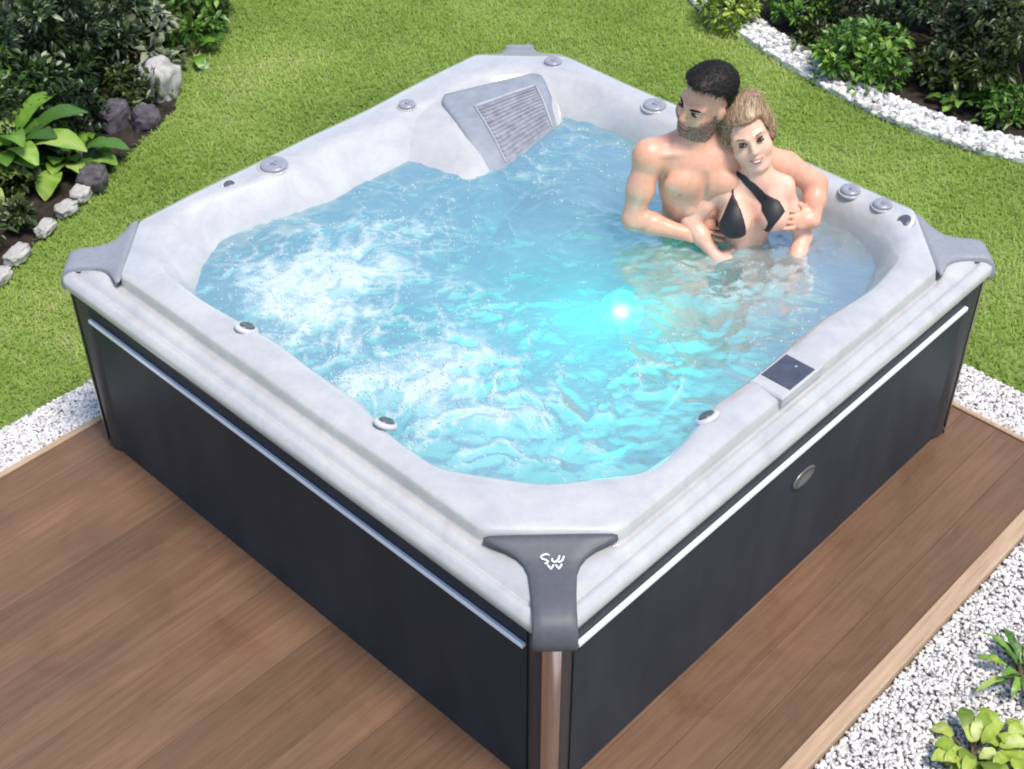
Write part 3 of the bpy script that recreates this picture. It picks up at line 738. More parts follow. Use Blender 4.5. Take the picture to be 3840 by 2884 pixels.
shellpart(fm_, 'lips', M['lips'], man, lo, hi, .002, lreg(hm, Bh, s_m, lambda x, y, z: np.maximum(np.hypot(x/2.6, z+.058)-.0085, .05-y)), 0)
eyes(man, Wm, Bh, s_m)
shellpart(fm_, 'swim_shorts', simple('grey_blue_shorts', (.09, .11, .13), .6), man, (1.3, .5, .2), (2.1, 1.2, .70), .004, lambda P: np.maximum(P[..., 2]-.62, .16-np.abs((P-(hipc+FW*.0).astype(np.float32))@np.zeros(3, np.float32)+.2)+((P-hipc.astype(np.float32))@FW.astype(np.float32)-.22+.04)*1.0), 0)

# --- woman
fw_ = Field((1.25, .33, .12), (2.12, .98, 1.36), .0044)
root = empty('person', (1.86, .72, .47)); PB[root.name] = np.array([1.86, .72, .47]); wom = root
tag(wom, 'smiling woman in a black bikini with hair tied up, leaning on the man', 'person')
S2 = nrm([.75, -.66, 0]); F2 = nrm([-.66, -.75, 0]); BW = np.stack([S2, F2, UP], 1)
nk = np.array([1.828, .705, 1.028]); R2 = np.array([1.754, .808, .975]); L2 = np.array([1.905, .656, .972])
Rb = np.array([1.722, .706, .885]); Lb = np.array([1.832, .622, .895]); Re = np.array([1.672, .862, .845]); Rw = np.array([1.670, .735, .755]); Le = np.array([1.945, .560, .790]); Lw = np.array([1.80, .50, .70])
cw = (R2+L2)/2+np.array([.004, .006, 0])
fw_.ell(cw+[.0, .0, -.09], (.112, .078, .125), BW, .03)
fw_.ell(cw+[0, 0, -.015], (.118, .058, .050), BW, .05)
fw_.ell(cw+[.0, .0, -.24], (.090, .068, .15), BW, .05)
fw_.ell(cw+[.01, .01, -.42], (.135, .10, .11), BW, .06)
fw_.cap(nk+[.006, .006, -.02], nk+[0, .02, .06], .044, .040, .025)
for sh in (R2, L2):
    fw_.cap(nk+[.008, .008, -.004], sh+[0, 0, .004], .036, .038, .05); fw_.ell(sh, (.040, .040, .043), BW, .04)
for b_ in (Rb, Lb):
    fw_.ell(b_-F2*.010, (.055, .050, .054), BW, .020); fw_.cap(b_+[0, 0, .06]-F2*.035, b_-F2*.006, .030, .040, .03)
fw_.chain([R2, R2*.5+Re*.5, Re], [.039, .036, .031], .018); fw_.chain([Re, Re*.6+Rw*.4, Rw], [.031, .031, .021], .015)
hand(fw_, Rw, nrm([.35, -.7, -.25]), nrm([-.5, -.2, .8]), .4, .85, 1)
fw_.chain([L2, L2*.5+Le*.5, Le], [.039, .036, .031], .018); fw_.chain([Le, Le*.6+Lw*.4, Lw], [.031, .031, .021], .015)
hand(fw_, Lw, nrm([-.75, -.3, -.1]), nrm([-.3, -.2, .9]), .4, .85, -1)
hw_ = cw+np.array([.01, .01, -.47])
for q in (-1, 1):
    h0 = hw_+S2*q*.075; kn = h0+F2*.22+S2*q*.02; kn[0] -= .04; kn[2] = .56; ft = kn+np.array([-.06, -.02, -.36])
    fw_.chain([h0, kn, ft], [.082, .052, .032], .03); fw_.chain([ft, ft+np.array([-.14, -.03, -.01])], [.032, .024], .02)
Bw = frame(np.array([-.70, -.66, .14]), UP*.94-CR*.36)
hw = np.array([1.834, .766, 1.163]); s_w = 1.0
fw_.cap(nk+[.004, .006, .02], hw-Bw[:, 2]*.065-Bw[:, 1]*.015, .040, .040, .018)
Ww = head(fw_, hw, Bw, s_w, False)
Vb, Fb = nets(fw_.A, fw_.lo, fw_.h); Vb = relax(Vb, Fb, 1)
mk('body', Vb-PB[wom.name], Fb, M['skinw'], wom)
lo, hi = hw-.17, hw+.17
shellpart(fw_, 'hair', M['hairw'], wom, lo, hi, lambda P: lreg(hw, Bw, s_w, lambda x, y, z: .007+.011*np.clip((z-.0)/.08, 0, 1)*.8)(P),
          lreg(hw, Bw, s_w, lambda x, y, z: np.maximum(.056-z*.72-np.maximum(0, -y+.015)*1.7-.055*np.clip((np.abs(x)-.052)/.022, 0, 1)*(y < .045)+.10*np.clip(.02-np.abs(x-.01), 0, .02), -(z+.10))), 2, .0018, 40)
BUN = hw+Bw@np.array([-.030, -.085, .085])*s_w
strands('hair_strands', *LAST['m'], wom, 6500,   .062, .0019, lambda p: BUN-p, .04, M['strw'], 5, 6, .45, jit=.07)
# bun of hair
bf = Field(hw-.17, hw+.17, .0044)
bc_ = hw+Bw@np.array([-.030, -.085, .085])*s_w
bf.ell(bc_, (.046, .042, .040), Bw, .01)
for k in range(9):
    a = k*.7; bf.cap(bc_+Bw@np.array([.036*math.cos(a), .034*math.sin(a), .02]), bc_+Bw@np.array([.038*math.cos(a+1.5), .036*math.sin(a+1.5), -.02]), .010, .012, .006)
bf.A = (bf.A+.0015*fbm(bf.win(bf.lo, bf.lo+bf.n*bf.h)[1][:bf.n[0], :bf.n[1], :bf.n[2]]*70, 2)).astype(np.float32)
V_, F_ = nets(bf.A, bf.lo, bf.h); mk('hair_bun', V_-PB[wom.name], F_, M['hairw'], wom)
strands('bun_strands', V_, F_, wom, 1400, .045, .0019, lambda p: np.cross(p-bc_, Bw[:, 1]), .05, M['strw'], 8, 5, 1.3)
for q in (-1, 1):
    shellpart(fw_, 'eyebrow', M['hairw'], wom, lo, hi, .0025, lreg(hw, Bw, s_w, lambda x, y, z: np.maximum(np.hypot((x-q*.032)/4.5, (z-.031))-.0036, .03-y)), 0)
    shellpart(fw_, 'eyelashes', M['hairm'], wom, lo, hi, .004, lreg(hw, Bw, s_w, lambda x, y, z: np.maximum(np.hypot((x-q*.032)/2.8, (z-.0145))-.0042, .03-y)), 0)
shellpart(fw_, 'lips', M['lips'], wom, lo, hi, .0025, lreg(hw, Bw, s_w, lambda x, y, z: np.maximum(np.hypot(x/2.9, z+.057-x*x*10)-.0086, .05-y)), 0)
shellpart(fw_, 'teeth', M['teeth'], wom, lo, hi, .0045, lreg(hw, Bw, s_w, lambda x, y, z: np.maximum(np.hypot(x/5.0, z+.0566-x*x*10)-.0036, .05-y)), 0)
eyes(wom, Ww, Bw, s_w)
# bikini: two triangle cups, neck straps and a band, wrapped on the body
cc = np.array([1.790, .690, .915]); CU = np.array([.474, .449, .758]); CFv = np.array([.547, .524, -.653])
px = lambda x, y: ((x-1634)/618., (455-y)/618.)
cup1 = [px(1588, 420), px(1607, 462), px(1624, 518), px(1569, 516), px(1556, 497), px(1572, 460)]
cup2 = [px(1652, 420), px(1690, 438), px(1703, 460), px(1680, 490), px(1668, 510), px(1660, 508), px(1666, 485), px(1653, 458)]
str2 = [px(1573, 356), px(1582, 360), px(1622, 396), px(1668, 430), px(1654, 446), px(1612, 405)]
str1 = [px(1585, 385), px(1589, 385), px(1591, 424), px(1586, 424)]
for nm, pl in (('bikini_cup', cup1), ('bikini_cup', cup2), ('bikini_strap', str2), ('bikini_strap', str1)):
    shellpart(fw_, nm, M['swim'], wom, (1.5, .4, .74), (2.05, .95, 1.12), .0035, poly_region(pl, cc, CR, CU, CFv, (-.13, .045)), 0)
shellpart(fw_, 'bikini_bottom', M['swim'], wom, (1.5, .4, .35), (2.1, .95, .70), .004, lambda P: np.maximum(P[..., 2]-.60, .50-P[..., 2]), 0)

# ------------------------------------------------------------------ ground
def sheet2(name, poly, z, mat):
    return mk(name, [(x, y, z) for x, y in poly], [tuple(range(len(poly)))], mat, None, False)
g = sheet2('ground', [(-150, -150), (150, -150), (150, 150), (-150, 150)], -.040, M['lawn']); tag(g, 'green lawn ground around the deck', 'ground', kind='structure')
# deck of boards running away to the right
DX0, DX1, DY0, DY1 = -2.4, 2.395, -.435, 2.40
V = []; F = []; T = []
rs = random.Random(3); y = DY0; bw_ = .142
while y < DY1-.01:
    y1 = min(y+bw_, DY1); x = DX0-0
    while x < DX1:
        x1 = min(DX1, x+9.0); xa = max(x, DX0); tn = rs.random()
        if x1 > DX0+.02:
            e = .0004; b0 = len(V)
            for z, k in ((-.030, 0), (-.0015, 0), (0, .0018)):
                V += [(xa+.001+k, y+e+k, z), (x1-.001-k, y+e+k, z), (x1-.001-k, y1-e-k, z), (xa+.001+k, y1-e-k, z)]; T += [tn]*4
            F.append((b0+8, b0+9, b0+10, b0+11))
            for r in range(2):
                for i in range(4): j = (i+1) % 4; F.append((b0+r*4+i, b0+r*4+j, b0+r*4+4+j, b0+r*4+4+i))
        x = x1
    y = y1
dk = mk('deck', V, F, M['deck'], None, False, {'tone': T}); tag(dk, 'brown wooden deck of long boards under the hot tub', 'deck', kind='structure')
for a, b_ in (((DX0, -.500, -.05), (2.42, -.438, .012)), ((2.398, -.436, -.05), (2.42, 2.43, .008)), ((DX0, 2.403, -.05), (2.396, 2.43, .008))):
    t = MB(); t.box(a, b_, .004); bb = t.build('border_board', M['border'], dk)

# pebbles: low-poly stones scattered into one mesh
def ico():
    import bmesh
    bm_ = bmesh.new(); bmesh.ops.create_icosphere(bm_, subdivisions=1, radius=1); V = np.array([v.co[:] for v in bm_.verts]); F = np.array([[v.index for v in f.verts] for f in bm_.faces]); bm_.free(); return V, F
IV, IF = ico()
def pebbles(name, pts, size, z, mat, rng, flat=.6, dens=None):
    n = len(pts); s = size*rng.uniform(.55, 1.25, (n, 1, 1)); a = rng.uniform(0, 6.28, n)
    jit = 1+rng.uniform(-.28, .28, (n, len(IV), 1)); base = IV[None]*jit
    base = base*np.stack([rng.uniform(.8, 1.35, n), rng.uniform(.7, 1.05, n), rng.uniform(.5, .85, n)], -1)[:, None, :]*s
    ca, sa = np.cos(a)[:, None], np.sin(a)[:, None]
    x = base[..., 0]*ca-base[..., 1]*sa; y_ = base[..., 0]*sa+base[..., 1]*ca
    V = np.stack([x+pts[:, 0:1], y_+pts[:, 1:2], base[..., 2]+z+rng.uniform(0, size*.9, (n, 1))], -1).reshape(-1, 3)
    F = (IF[None]+np.arange(n)[:, None, None]*len(IV)).reshape(-1, 3)
    return mk(name, V, F, mat, None, True, {'tone': np.repeat(rng.uniform(0, 1, n), len(IV))})
rg = np.random.RandomState(11)
def inpoly(pts, poly):
    poly = np.array(poly); ins = np.zeros(len(pts), bool)
    for i in range(len(poly)):
        p0, p1 = poly[i], poly[(i+1) % len(poly)]
        ins ^= ((p0[1] > pts[:, 1]) != (p1[1] > pts[:, 1])) & (pts[:, 0] < (p1[0]-p0[0])*(pts[:, 1]-p0[1])/((p1[1]-p0[1]) or 1e-9)+p0[0])
    return ins
def gravel(poly, n, size, z):
    p = np.array(poly); lo, hi = p.min(0), p.max(0); q = rg.uniform(lo, hi, (n, 2)); return q[inpoly(q, poly)]
stripL = [(-2.4, 2.434), (2.7, 2.434), (2.7, 2.665), (-2.4, 2.665)]; stripR = [(2.424, -1.3), (2.68, -1.3), (2.68, 2.43), (2.424, 2.43)]
bedF = [(-2.4, -2.6), (2.42, -2.6), (2.42, -.504), (-2.4, -.504)]
for nm, poly in (('gravel_bed', stripL), ('gravel_bed', stripR), ('gravel_bed', bedF)):
    o = sheet2(nm, poly, -.034, M['gravelbase']); tag(o, {0: 'pale gravel bed strip on the left of the deck'}.get(0, ''), 'ground', kind='structure')
visL = [(-1.0, 2.436), (.7, 2.436), (.7, 2.66), (-1.0, 2.66)]; visR = [(2.426, -.5), (2.678, -.5), (2.678, .75), (2.426, .75)]
visF = [(.1, -1.45), (2.30, -1.45), (2.42, -.506), (.1, -.506)]
for poly, n, sz, lab in ((visL, 9500, .0078, 'white pebbles filling the strip between lawn and deck at left'), (visR, 7500, .0080, 'white pebbles filling the strip between lawn and deck at right'), (visF, 30000, .0078, 'white and grey pebbles beside the pale deck edge in the lower right corner')):
    o = pebbles('gravel', gravel(poly, n, sz, 0), sz, -.024, M['pebble'], rg); tag(o, lab, 'gravel', kind='stuff')

# planting beds
leftbed = [(-1.5, 3.30), (.31, 3.56), (.65, 3.74), (.95, 3.88), (1.35, 4.05), (1.72, 4.22), (1.98, 4.55), (2.40, 4.95), (2.75, 5.5), (3.0, 7.5), (-1.5, 7.5)]
rb_front = [(4.95, 3.9), (4.70, 3.35), (4.50, 2.95), (4.36, 2.45), (4.22, 1.95), (4.15, 1.45), (4.18, 1.0), (4.27, .70), (4.45, .3), (4.8, -.4)]
rightbed = rb_front+[(8, -1.5), (8, 6), (5.5, 5.5)]
o = sheet2('planting_bed', leftbed, -.030, M['soil']); tag(o, 'dark soil of the planting bed at the left', 'ground', kind='structure')
o = sheet2('planting_bed', rightbed, -.030, M['soil']); tag(o, 'dark soil of the planting bed at the right', 'ground', kind='structure')
# curved pale kerb band round the right bed: kerb body plus crushed stone
def off_poly(pl, d):
    P = np.array(pl); out = []
    for i in range(len(P)):
        t = P[min(i+1, len(P)-1)]-P[max(i-1, 0)]; t = t/np.linalg.norm(t); out.append(P[i]+np.array([-t[1], t[0]])*d)
    return np.array(out)
def smooth_pl(pl, k=3):
    P = np.array(pl, float)
    for _ in range(k):
        Q = [P[0]]
        for a, c in zip(P[:-1], P[1:]): Q += [a*.75+c*.25, a*.25+c*.75]
        Q.append(P[-1]); P = np.array(Q)
    return P
kf = smooth_pl(rb_front, 3); kb = off_poly(kf, .20); km = off_poly(kf, .055)
def band(name, a, b_, z0, z1, mat):
    V = []; n = len(a)
    for p, q in zip(a, b_):
        V += [(*p, z0), (*(p*.93+q*.07), z1), (*(p*.07+q*.93), z1), (*q, z0)]
    return mk(name, V, grid_faces(n, 4), mat, None, False)
o = band('kerb', kf, km, -.04, -.004, M['kerb']); tag(o, 'low pale curved edging kerb between the lawn and the right planting bed', 'kerb')
kp = []
for i in range(4200):
    k = rg.randint(0, len(kf)-1); t = rg.rand(); u = rg.rand()**.8; a = kf[k]*(1-t)+kf[k+1]*t; c = kb[k]*(1-t)+kb[k+1]*t; kp.append(a*(1-u)+c*u)
kp = np.array(kp); kp = kp[(kp[:, 1] > .3)]
kp = kp+0
o = pebbles('gravel', kp+off_poly(kf, .07)[0]*0, .019, -.018, attr_mat('crushed_limestone', 'tone', [(0, (.22, .21, .22)), (.3, (.46, .45, .42)), (1, (.72, .70, .66))], .8, .3), rg); tag(o, 'crushed pale stone band behind the kerb of the right planting bed', 'gravel', kind='stuff')

# rocks
def rock(x, y, z, sx, sy, sz, mat, label, rot=0, seed=1):
    import bmesh
    bm_ = bmesh.new(); bmesh.ops.create_icosphere(bm_, subdivisions=4, radius=1); V = np.array([v.co[:] for v in bm_.verts]); F = [tuple(v.index for v in f.verts) for f in bm_.faces]; bm_.free()
    Q = np.sign(V)*np.abs(V)**.66; Q = Q*(1+.34*fbm(V*1.6+seed*9.1, 4)[:, None])-.16*np.abs(fbm(V*3.5+seed, 4))[:, None]*V
    Q = Q*[sx, sy, sz]; c, s = math.cos(rot), math.sin(rot); Q = np.stack([Q[:, 0]*c-Q[:, 1]*s, Q[:, 0]*s+Q[:, 1]*c, Q[:, 2]], -1)
    o = mk('rock', Q, F, mat, None, True); o.location = (x, y, z); tag(o, label, 'rock', 'rocks edging the left planting bed'); return o
rock(1.76, 4.40, .05, .10, .10, .12, M['stone'], 'big pale squarish rock at the edge of the lawn, right of the left shrubs', .4, 1)
rock(1.40, 4.32, .01, .10, .08, .08, M['rockp'], 'purplish grey rock just below the big pale rock', .2, 2)
rock(1.52, 4.20, .00, .08, .07, .06, M['rockp'], 'small purplish rock on the lawn side of the larger purplish rock', 1.0, 3)
rock(1.10, 4.05, .01, .10, .07, .06, M['rockg'], 'dark grey rock with a pinkish top near the bright leafy plant', .5, 4)
rock(1.00, 3.90, .01, .09, .07, .06, M['rockg'], 'smaller dark grey rock in front of the dark grey one', .9, 5)
rock(.90, 3.84, .00, .07, .04, .035, M['stone'], 'pale flat stone below the dark grey rocks on the lawn edge', .6, 6)
rock(.78, 3.78, .00, .06, .04, .03, M['stone'], 'small pale stone next along the edge from the flat stone', .3, 7)
rock(.62, 3.71, .00, .06, .035, .03, M['stone'], 'low pale stone halfway down the left bed edge', .5, 8)
rock(.42, 3.62, .00, .07, .04, .035, M['stone'], 'pale edge stone near the left side of the photo, second from the frame', .4, 9)
rock(.28, 3.53, .00, .06, .04, .03, M['stone'], 'pale edge stone nearest the left side of the photo', .4, 10)
rock(1.88, 4.58, .02, .05, .05, .04, M['stone'], 'small pale stone behind the big squarish rock', .4, 11)

# ------------------------------------------------------------------ vegetation
def leaves(n, pos, dirs, L, W, rng, droop=.25):
    """n folded leaves: base, left, mid, right, tip"""
    d = dirs/np.linalg.norm(dirs, axis=1)[:, None]
    up = np.array([0, 0, 1.])+rng.normal(0, .45, (n, 3)); sd = np.cross(d, up); sd /= (np.linalg.norm(sd, axis=1)[:, None]+1e-9); nn = np.cross(sd, d)
    L = L[:, None]; W = W[:, None]
    b = pos; m_ = pos+d*L*.48-nn*W*.10; l = pos+d*L*.42+sd*W*.5+nn*W*.12; r = pos+d*L*.42-sd*W*.5+nn*W*.12; tp = pos+d*L-np.array([0, 0, 1.])*L*droop
    l2 = pos+d*L*.74+sd*W*.32-np.array([0, 0, 1.])*L*droop*.45; r2 = pos+d*L*.74-sd*W*.32-np.array([0, 0, 1.])*L*droop*.45
    V = np.stack([b, l, m_, r, tp, l2, r2], 1).reshape(-1, 3); k = np.arange(n)[:, None]*7
    F = np.concatenate([k+np.array([[0, 2, 1]]), k+np.array([[0, 3, 2]]), k+np.array([[1, 2, 5]]), k+np.array([[2, 4, 5]]), k+np.array([[2, 3, 6]]), k+np.array([[2, 6, 4]])])
    return V, F
PAL = {
 'dark': [(0, (.006, .012, .003)), (.55, (.016, .034, .007)), (.84, (.050, .090, .018)), (.94, (.13, .19, .06)), (1, (.36, .40, .26))],
 'olive': [(0, (.012, .020, .004)), (.55, (.040, .062, .010)), (.9, (.11, .16, .030)), (1, (.26, .28, .16))],
 'bright': [(0, (.035, .085, .018)), (.5, (.085, .19, .025)), (.85, (.17, .31, .035)), (1, (.32, .42, .10))],
 'lime': [(0, (.10, .16, .015)), (.5, (.22, .32, .03)), (.85, (.38, .46, .07)), (1, (.55, .58, .25))],
 'pale': [(0, (.07, .09, .04)), (.5, (.17, .20, .11)), (.85, (.34, .36, .24)), (1, (.52, .52, .42))],
}
MP = {k: attr_mat(k+'_leaves', 'tone', v, .38 if k != 'lime' else .45, .45, .22) for k, v in PAL.items()}
def shrub(name, label, x, y, rad, h, n, L, pal, seed, group=None, upright=.3, nst=14, cat='shrub', wr=.42, clump=7):
    rng = np.random.RandomState(seed); root = empty(name, (x, y, -.03)); tag(root, label, cat, group)
    # clump centres give an uneven outline with gaps
    K = clump*5; th = rng.uniform(0, 6.283, K); rr = rad*np.sqrt(rng.uniform(.02, 1, K)); zz = h*rng.uniform(.18, 1.0, K)*(1-.55*(rr/rad)**2)
    cs = np.stack([rr*np.cos(th), rr*np.sin(th), zz], -1); cr = rad*rng.uniform(.13, .30, K)
    k = rng.randint(0, K, n); v = rng.normal(size=(n, 3)); v /= np.linalg.norm(v, axis=1)[:, None]
    pos = cs[k]+v*cr[k][:, None]*(rng.uniform(.35, 1.05, n)**.6)[:, None]*[1, 1, .7]; pos[:, 2] = np.maximum(pos[:, 2], .01)
    dirs = v*.8+rng.normal(0, .35, (n, 3))+np.array([0, 0, upright]); Ls = L*rng.uniform(.55, 1.2, n)
    V, F = leaves(n, pos, dirs, Ls, Ls*wr*rng.uniform(.8, 1.2, n), rng)
    tone = np.clip(.45*rng.uniform(0, 1, K)[k]+.62*rng.uniform(0, 1, n)**1.3, 0, 1)
    mk('foliage', V, F, MP[pal], root, True, {'tone': np.repeat(tone, 7)})
    t = MB()
    for i in range(nst):
        c = cs[rng.randint(0, K)]; m_ = c*.5+np.array([rng.normal(0, .03), rng.normal(0, .03), .02])
        t.tube([(c[0]*.15, c[1]*.15, 0), tuple(m_), tuple(c)], [.009, .006, .003], 5)
    mk('stems', t.V, t.F, M['stem'], root, True)
    return root
def rosette(name, label, x, y, n, L, W, pal, seed, lean=.25, cat='plant', group=None, spread=.05):
    """broad leaves rising on short stalks from one crown"""
    rng = np.random.RandomState(seed); root = empty(name, (x, y, -.03)); tag(root, label, cat, group)
    V = []; F = []; T = []; st = MB()
    for i in range(n):
        a = rng.uniform(0, 6.283); el = rng.uniform(lean, 1.3); l = L*rng.uniform(.6, 1.15); w = W*rng.uniform(.75, 1.15)
        d = np.array([math.cos(a), math.sin(a), 0]); sd = np.array([-d[1], d[0], 0]); p0 = d*rng.uniform(0, spread)+np.array([0, 0, .02]); b0 = len(V); tn = rng.uniform(0, 1)
        stalk = l*.35; p = p0+d*stalk*math.cos(el)+np.array([0, 0, 1])*stalk*math.sin(el); st.tube([tuple(p0), tuple(p)], [.006, .004], 5); e = el; m_ = 8
        for j in range(m_+1):
            t = j/m_; ww = w*(math.sin(math.pi*min(1, t*.93+.05))**.75)*.5
            for q, dz in ((-1, .18), (0, 0), (1, .18)):
                pt = p+sd*q*ww+np.array([0, 0, 1])*dz*ww*1.0+np.array([0, 0, 1])*.004*math.sin(t*14+q*2+i); V.append(pt); T.append(np.clip(tn+rng.uniform(-.12, .12)+(.15 if q == 0 else 0), 0, 1))
            e -= 1.5/m_*rng.uniform(.7, 1.2); p = p+(d*math.cos(e)+np.array([0, 0, 1])*math.sin(e))*l*.75/m_
        for j in range(m_):
            for q in range(2): F.append((b0+j*3+q, b0+j*3+q+1, b0+(j+1)*3+q+1, b0+(j+1)*3+q))
    mk('foliage', V, F, MP[pal], root, True, {'tone': T}); mk('stems', st.V, st.F, M['stem'], root, True); return root

GL = 'shrubs and plants in the left planting bed'; GR = 'shrubs and plants in the right planting bed'; GF = 'young plants in the white gravel'
shrub('shrub', 'low mid green shrub between the purplish rocks and the big pale rock', 1.60, 4.42, .17, .20, 700, .050, 'olive', 61, GL)
shrub('shrub', 'mid green bush spilling over the lawn at the very top of the left bed', 2.18, 4.82, .22, .30, 1100, .060, 'bright', 62, GL)
shrub('shrub', 'rounded green shrub above the big leaved plant at the far left', .98, 4.62, .26, .44, 1500, .060, 'bright', 63, GL)
shrub('shrub', 'green shrub between the bright yellow green one and the top right corner', 4.72, 1.40, .20, .34, 1200, .055, 'olive', 64, GR)
shrub('shrub', 'small green bush close behind the stone band near the right edge', 4.62, 1.06, .16, .20, 800, .050, 'bright', 65, GR)
shrub('shrub', 'leafy green shrub beside the light green bush at the top of the right bed', 4.82, 2.42, .20, .30, 1200, .055, 'bright', 66, GR)
shrub('shrub', 'low olive ground shrub behind the stones in the middle of the right bed', 4.62, 2.10, .18, .18, 900, .045, 'olive', 67, GR)
shrub('shrub', 'big dark shrub in the top left corner of the garden', 1.10, 4.95, .50, .62, 5200, .060, 'dark', 21, GL)
shrub('shrub', 'dark shrub beside the pale leaved one at the top left', 1.62, 4.95, .42, .55, 4200, .055, 'dark', 22, GL)
shrub('shrub', 'dark green shrub reaching the lawn at the top of the left bed', 2.25, 5.05, .36, .40, 2600, .065, 'olive', 23, GL)
shrub('shrub', 'pale silvery leaved shrub among the dark shrubs at the top left', 1.86, 4.66, .20, .42, 260, .075, 'pale', 24, GL, clump=3, wr=.55)
shrub('shrub', 'low olive undergrowth at the left edge below the bright plant', .42, 4.05, .34, .24, 3200, .050, 'olive', 25, GL)
shrub('shrub', 'dark undergrowth between the bright leafy plant and the rocks', 1.12, 4.42, .30, .34, 2600, .045, 'dark', 26, GL)
shrub('shrub', 'dark shrub behind the bright leafy plant at the far left', .62, 4.75, .42, .50, 3600, .055, 'dark', 27, GL)
rosette('leafy_plant', 'bright green plant with big broad leaves at the far left', .80, 4.30, 34, .42, .14, 'bright', 31, .75, group=GL)
rosette('leafy_plant', 'smaller bright green broad leaved plant just right of the big leaved one', 1.00, 4.10, 26, .24, .11, 'bright', 32, group=GL)
rosette('leafy_plant', 'bright green broad leaved plant cut by the left edge of the photo', .52, 4.28, 28, .36, .13, 'bright', 34, .7, group=GL)
rosette('leafy_plant', 'lime green tuft hanging over the lawn at the top of the left bed', 2.12, 4.60, 14, .17, .06, 'bright', 33, group=GL)
shrub('shrub', 'bright yellow green shrub standing against dark ones in the right bed', 4.50, 1.80, .24, .34, 1500, .060, 'bright', 41, GR)
shrub('shrub', 'light green bush overhanging the kerb at the top of the right bed', 4.50, 2.70, .17, .28, 700, .060, 'lime', 42, GR)
shrub('shrub', 'dark shrub at the top edge left of the bright one in the right bed', 5.05, 2.35, .36, .50, 3600, .050, 'dark', 43, GR)
shrub('shrub', 'dark shrub behind the bright one in the right bed', 5.15, 1.72, .42, .60, 4200, .050, 'dark', 44, GR)
shrub('shrub', 'dark olive shrub in the top right corner', 4.98, 1.10, .42, .62, 4600, .052, 'olive', 45, GR)
shrub('shrub', 'low dark shrub at the right edge just above the kerb band', 4.88, .62, .30, .34, 2600, .045, 'dark', 46, GR)
shrub('shrub', 'pale grey green sprig at the top of the right bed', 4.92, 1.46, .16, .62, 260, .07, 'pale', 47, GR, clump=3, wr=.5)
shrub('shrub', 'dark green bush over the lawn beyond the light green one', 5.05, 3.55, .34, .36, 2600, .050, 'olive', 48, GR)
rosette('leafy_plant', 'low green plant on the bare soil near the kerb in the right bed', 4.52, 1.25, 16, .13, .05, 'bright', 49, group=GR)
rosette('leafy_plant', 'small olive plant on the soil right of the low green one', 4.56, .98, 14, .12, .045, 'olive', 50, group=GR)
rosette('leafy_plant', 'upright olive green plant on the gravel by the right edge of the photo', 1.39, -.80, 30, .17, .028, 'bright', 51, .5, group=GF, spread=.03)
rosette('leafy_plant', 'bright lime green plant on the gravel in the lower right corner', 1.015, -.835, 34, .125, .050, 'lime', 52, group=GF, spread=.05)
rosette('leafy_plant', 'small lime plant at the corner of the frame beside the bright lime one', 1.11, -.93, 22, .12, .05, 'lime', 53, group=GF, spread=.05)

# lawn blades
rgl = np.random.RandomState(5); n = 520000
P2 = np.stack([rgl.uniform(-1.0, 6.2, n), rgl.uniform(-.6, 6.6, n)], -1)
inT = (P2[:, 0] < 2.69) & (P2[:, 1] < 2.672)
cam2 = np.array([-1.785, -1.565]); rel = P2-cam2; ang = np.degrees(np.arctan2(rel[:, 1], rel[:, 0])); dist = np.hypot(rel[:, 0], rel[:, 1])
keep = ~inT & (ang > 17) & (ang < 72) & (dist > 2.7) & (dist < 9.2) & ~inpoly(P2, leftbed) & ~inpoly(P2, rightbed)
# thin out what the tub hides
P2 = P2[keep]; n = len(P2)
P2 = P2[rgl.rand(n) < .8]; n = len(P2)
hgt = rgl.uniform(.018, .042, n)*(1+.25*perlin(xyz(P2[:, 0]*2, P2[:, 1]*2))); a = rgl.uniform(0, 6.283, n); lean = rgl.uniform(.4, 1.3, n); w = rgl.uniform(.0018, .0034, n)
d = np.stack([np.cos(a), np.sin(a), np.zeros(n)], -1); sd = np.stack([-d[:, 1], d[:, 0], np.zeros(n)], -1); p = np.concatenate([P2, np.full((n, 1), -.042)], 1)
mid = p+d*(hgt*lean*.35)[:, None]+np.array([0, 0, 1])*(hgt*.6)[:, None]; tip = p+d*(hgt*lean)[:, None]+np.array([0, 0, 1])*(hgt*(1.05-.5*lean))[:, None]
V = np.stack([p-sd*w[:, None], p+sd*w[:, None], mid-sd*w[:, None]*.8, mid+sd*w[:, None]*.8, tip], 1).reshape(-1, 3); k = np.arange(n)[:, None]*5
F = np.concatenate([k+[[0, 1, 3]], k+[[0, 3, 2]], k+[[2, 3, 4]]])
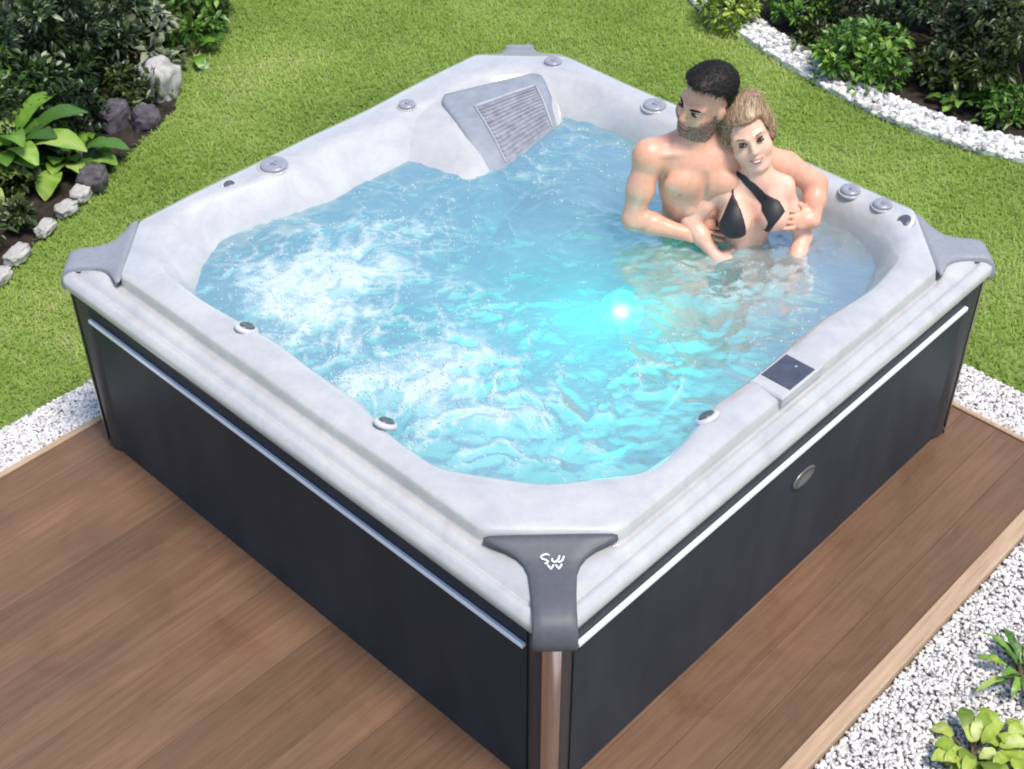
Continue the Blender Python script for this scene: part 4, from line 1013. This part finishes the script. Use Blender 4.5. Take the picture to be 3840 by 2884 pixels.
tone = np.clip(.50+.34*perlin(xyz(P2[:, 0]*1.3, P2[:, 1]*1.3, 3.1))*1.9+.25*perlin(xyz(P2[:, 0]*7, P2[:, 1]*7, 1.1))+rgl.normal(0, .16, n), 0, 1)
o = mk('grass', V, F, M['grass'], None, True, {'tone': np.repeat(tone, 5)}); tag(o, 'short green lawn grass behind and beside the hot tub', 'grass', kind='stuff')

# ------------------------------------------------------------------ camera, light, world
C = Vector((-1.78523, -1.56542, 3.67955)); FWD = Vector((.547275, .523986, -.652632)); RT = Vector((.689797, -.723997, -.002844)); UPV = Vector((.473994, .448628, .757669))
cd = bpy.data.cameras.new('camera'); cam = bpy.data.objects.new('camera', cd); COL.objects.link(cam)
Rm = Matrix((RT, UPV, -FWD)).transposed(); cam.matrix_world = Matrix.Translation(C) @ Rm.to_4x4()
cd.sensor_width = 36; cd.lens = 3040.65/2212*36; cd.clip_end = 1000; SC.camera = cam

EL, AZ = math.radians(69), math.radians(-90)      # sun direction: azimuth measured from +x towards +y
sd_ = Vector((math.cos(EL)*math.cos(AZ), math.cos(EL)*math.sin(AZ), math.sin(EL)))
sl = bpy.data.lights.new('sun', 'SUN'); sl.energy = 2.8; sl.angle = math.radians(16); sl.color = (1, .94, .85)
so = bpy.data.objects.new('sun', sl); COL.objects.link(so); so.rotation_euler = sd_.to_track_quat('Z', 'Y').to_euler()
w = bpy.data.worlds.new('World'); SC.world = w; w.use_nodes = True; nt = w.node_tree; nt.nodes.clear()
sk = nt.nodes.new('ShaderNodeTexSky'); sk.sky_type = 'NISHITA'; sk.sun_disc = False; sk.sun_elevation = EL; sk.sun_rotation = math.pi/2-AZ
bg = nt.nodes.new('ShaderNodeBackground'); bg.inputs[1].default_value = .15; wo = nt.nodes.new('ShaderNodeOutputWorld')
nt.links.new(sk.outputs[0], bg.inputs[0]); nt.links.new(bg.outputs[0], wo.inputs[0])
SC.view_settings.view_transform = 'Standard'; SC.view_settings.look = 'None'; SC.view_settings.gamma = 1; SC.view_settings.exposure = .75
SC.render.engine = 'CYCLES'; SC.cycles.filter_width = 2.0
SC.cycles.transparent_max_bounces = 16
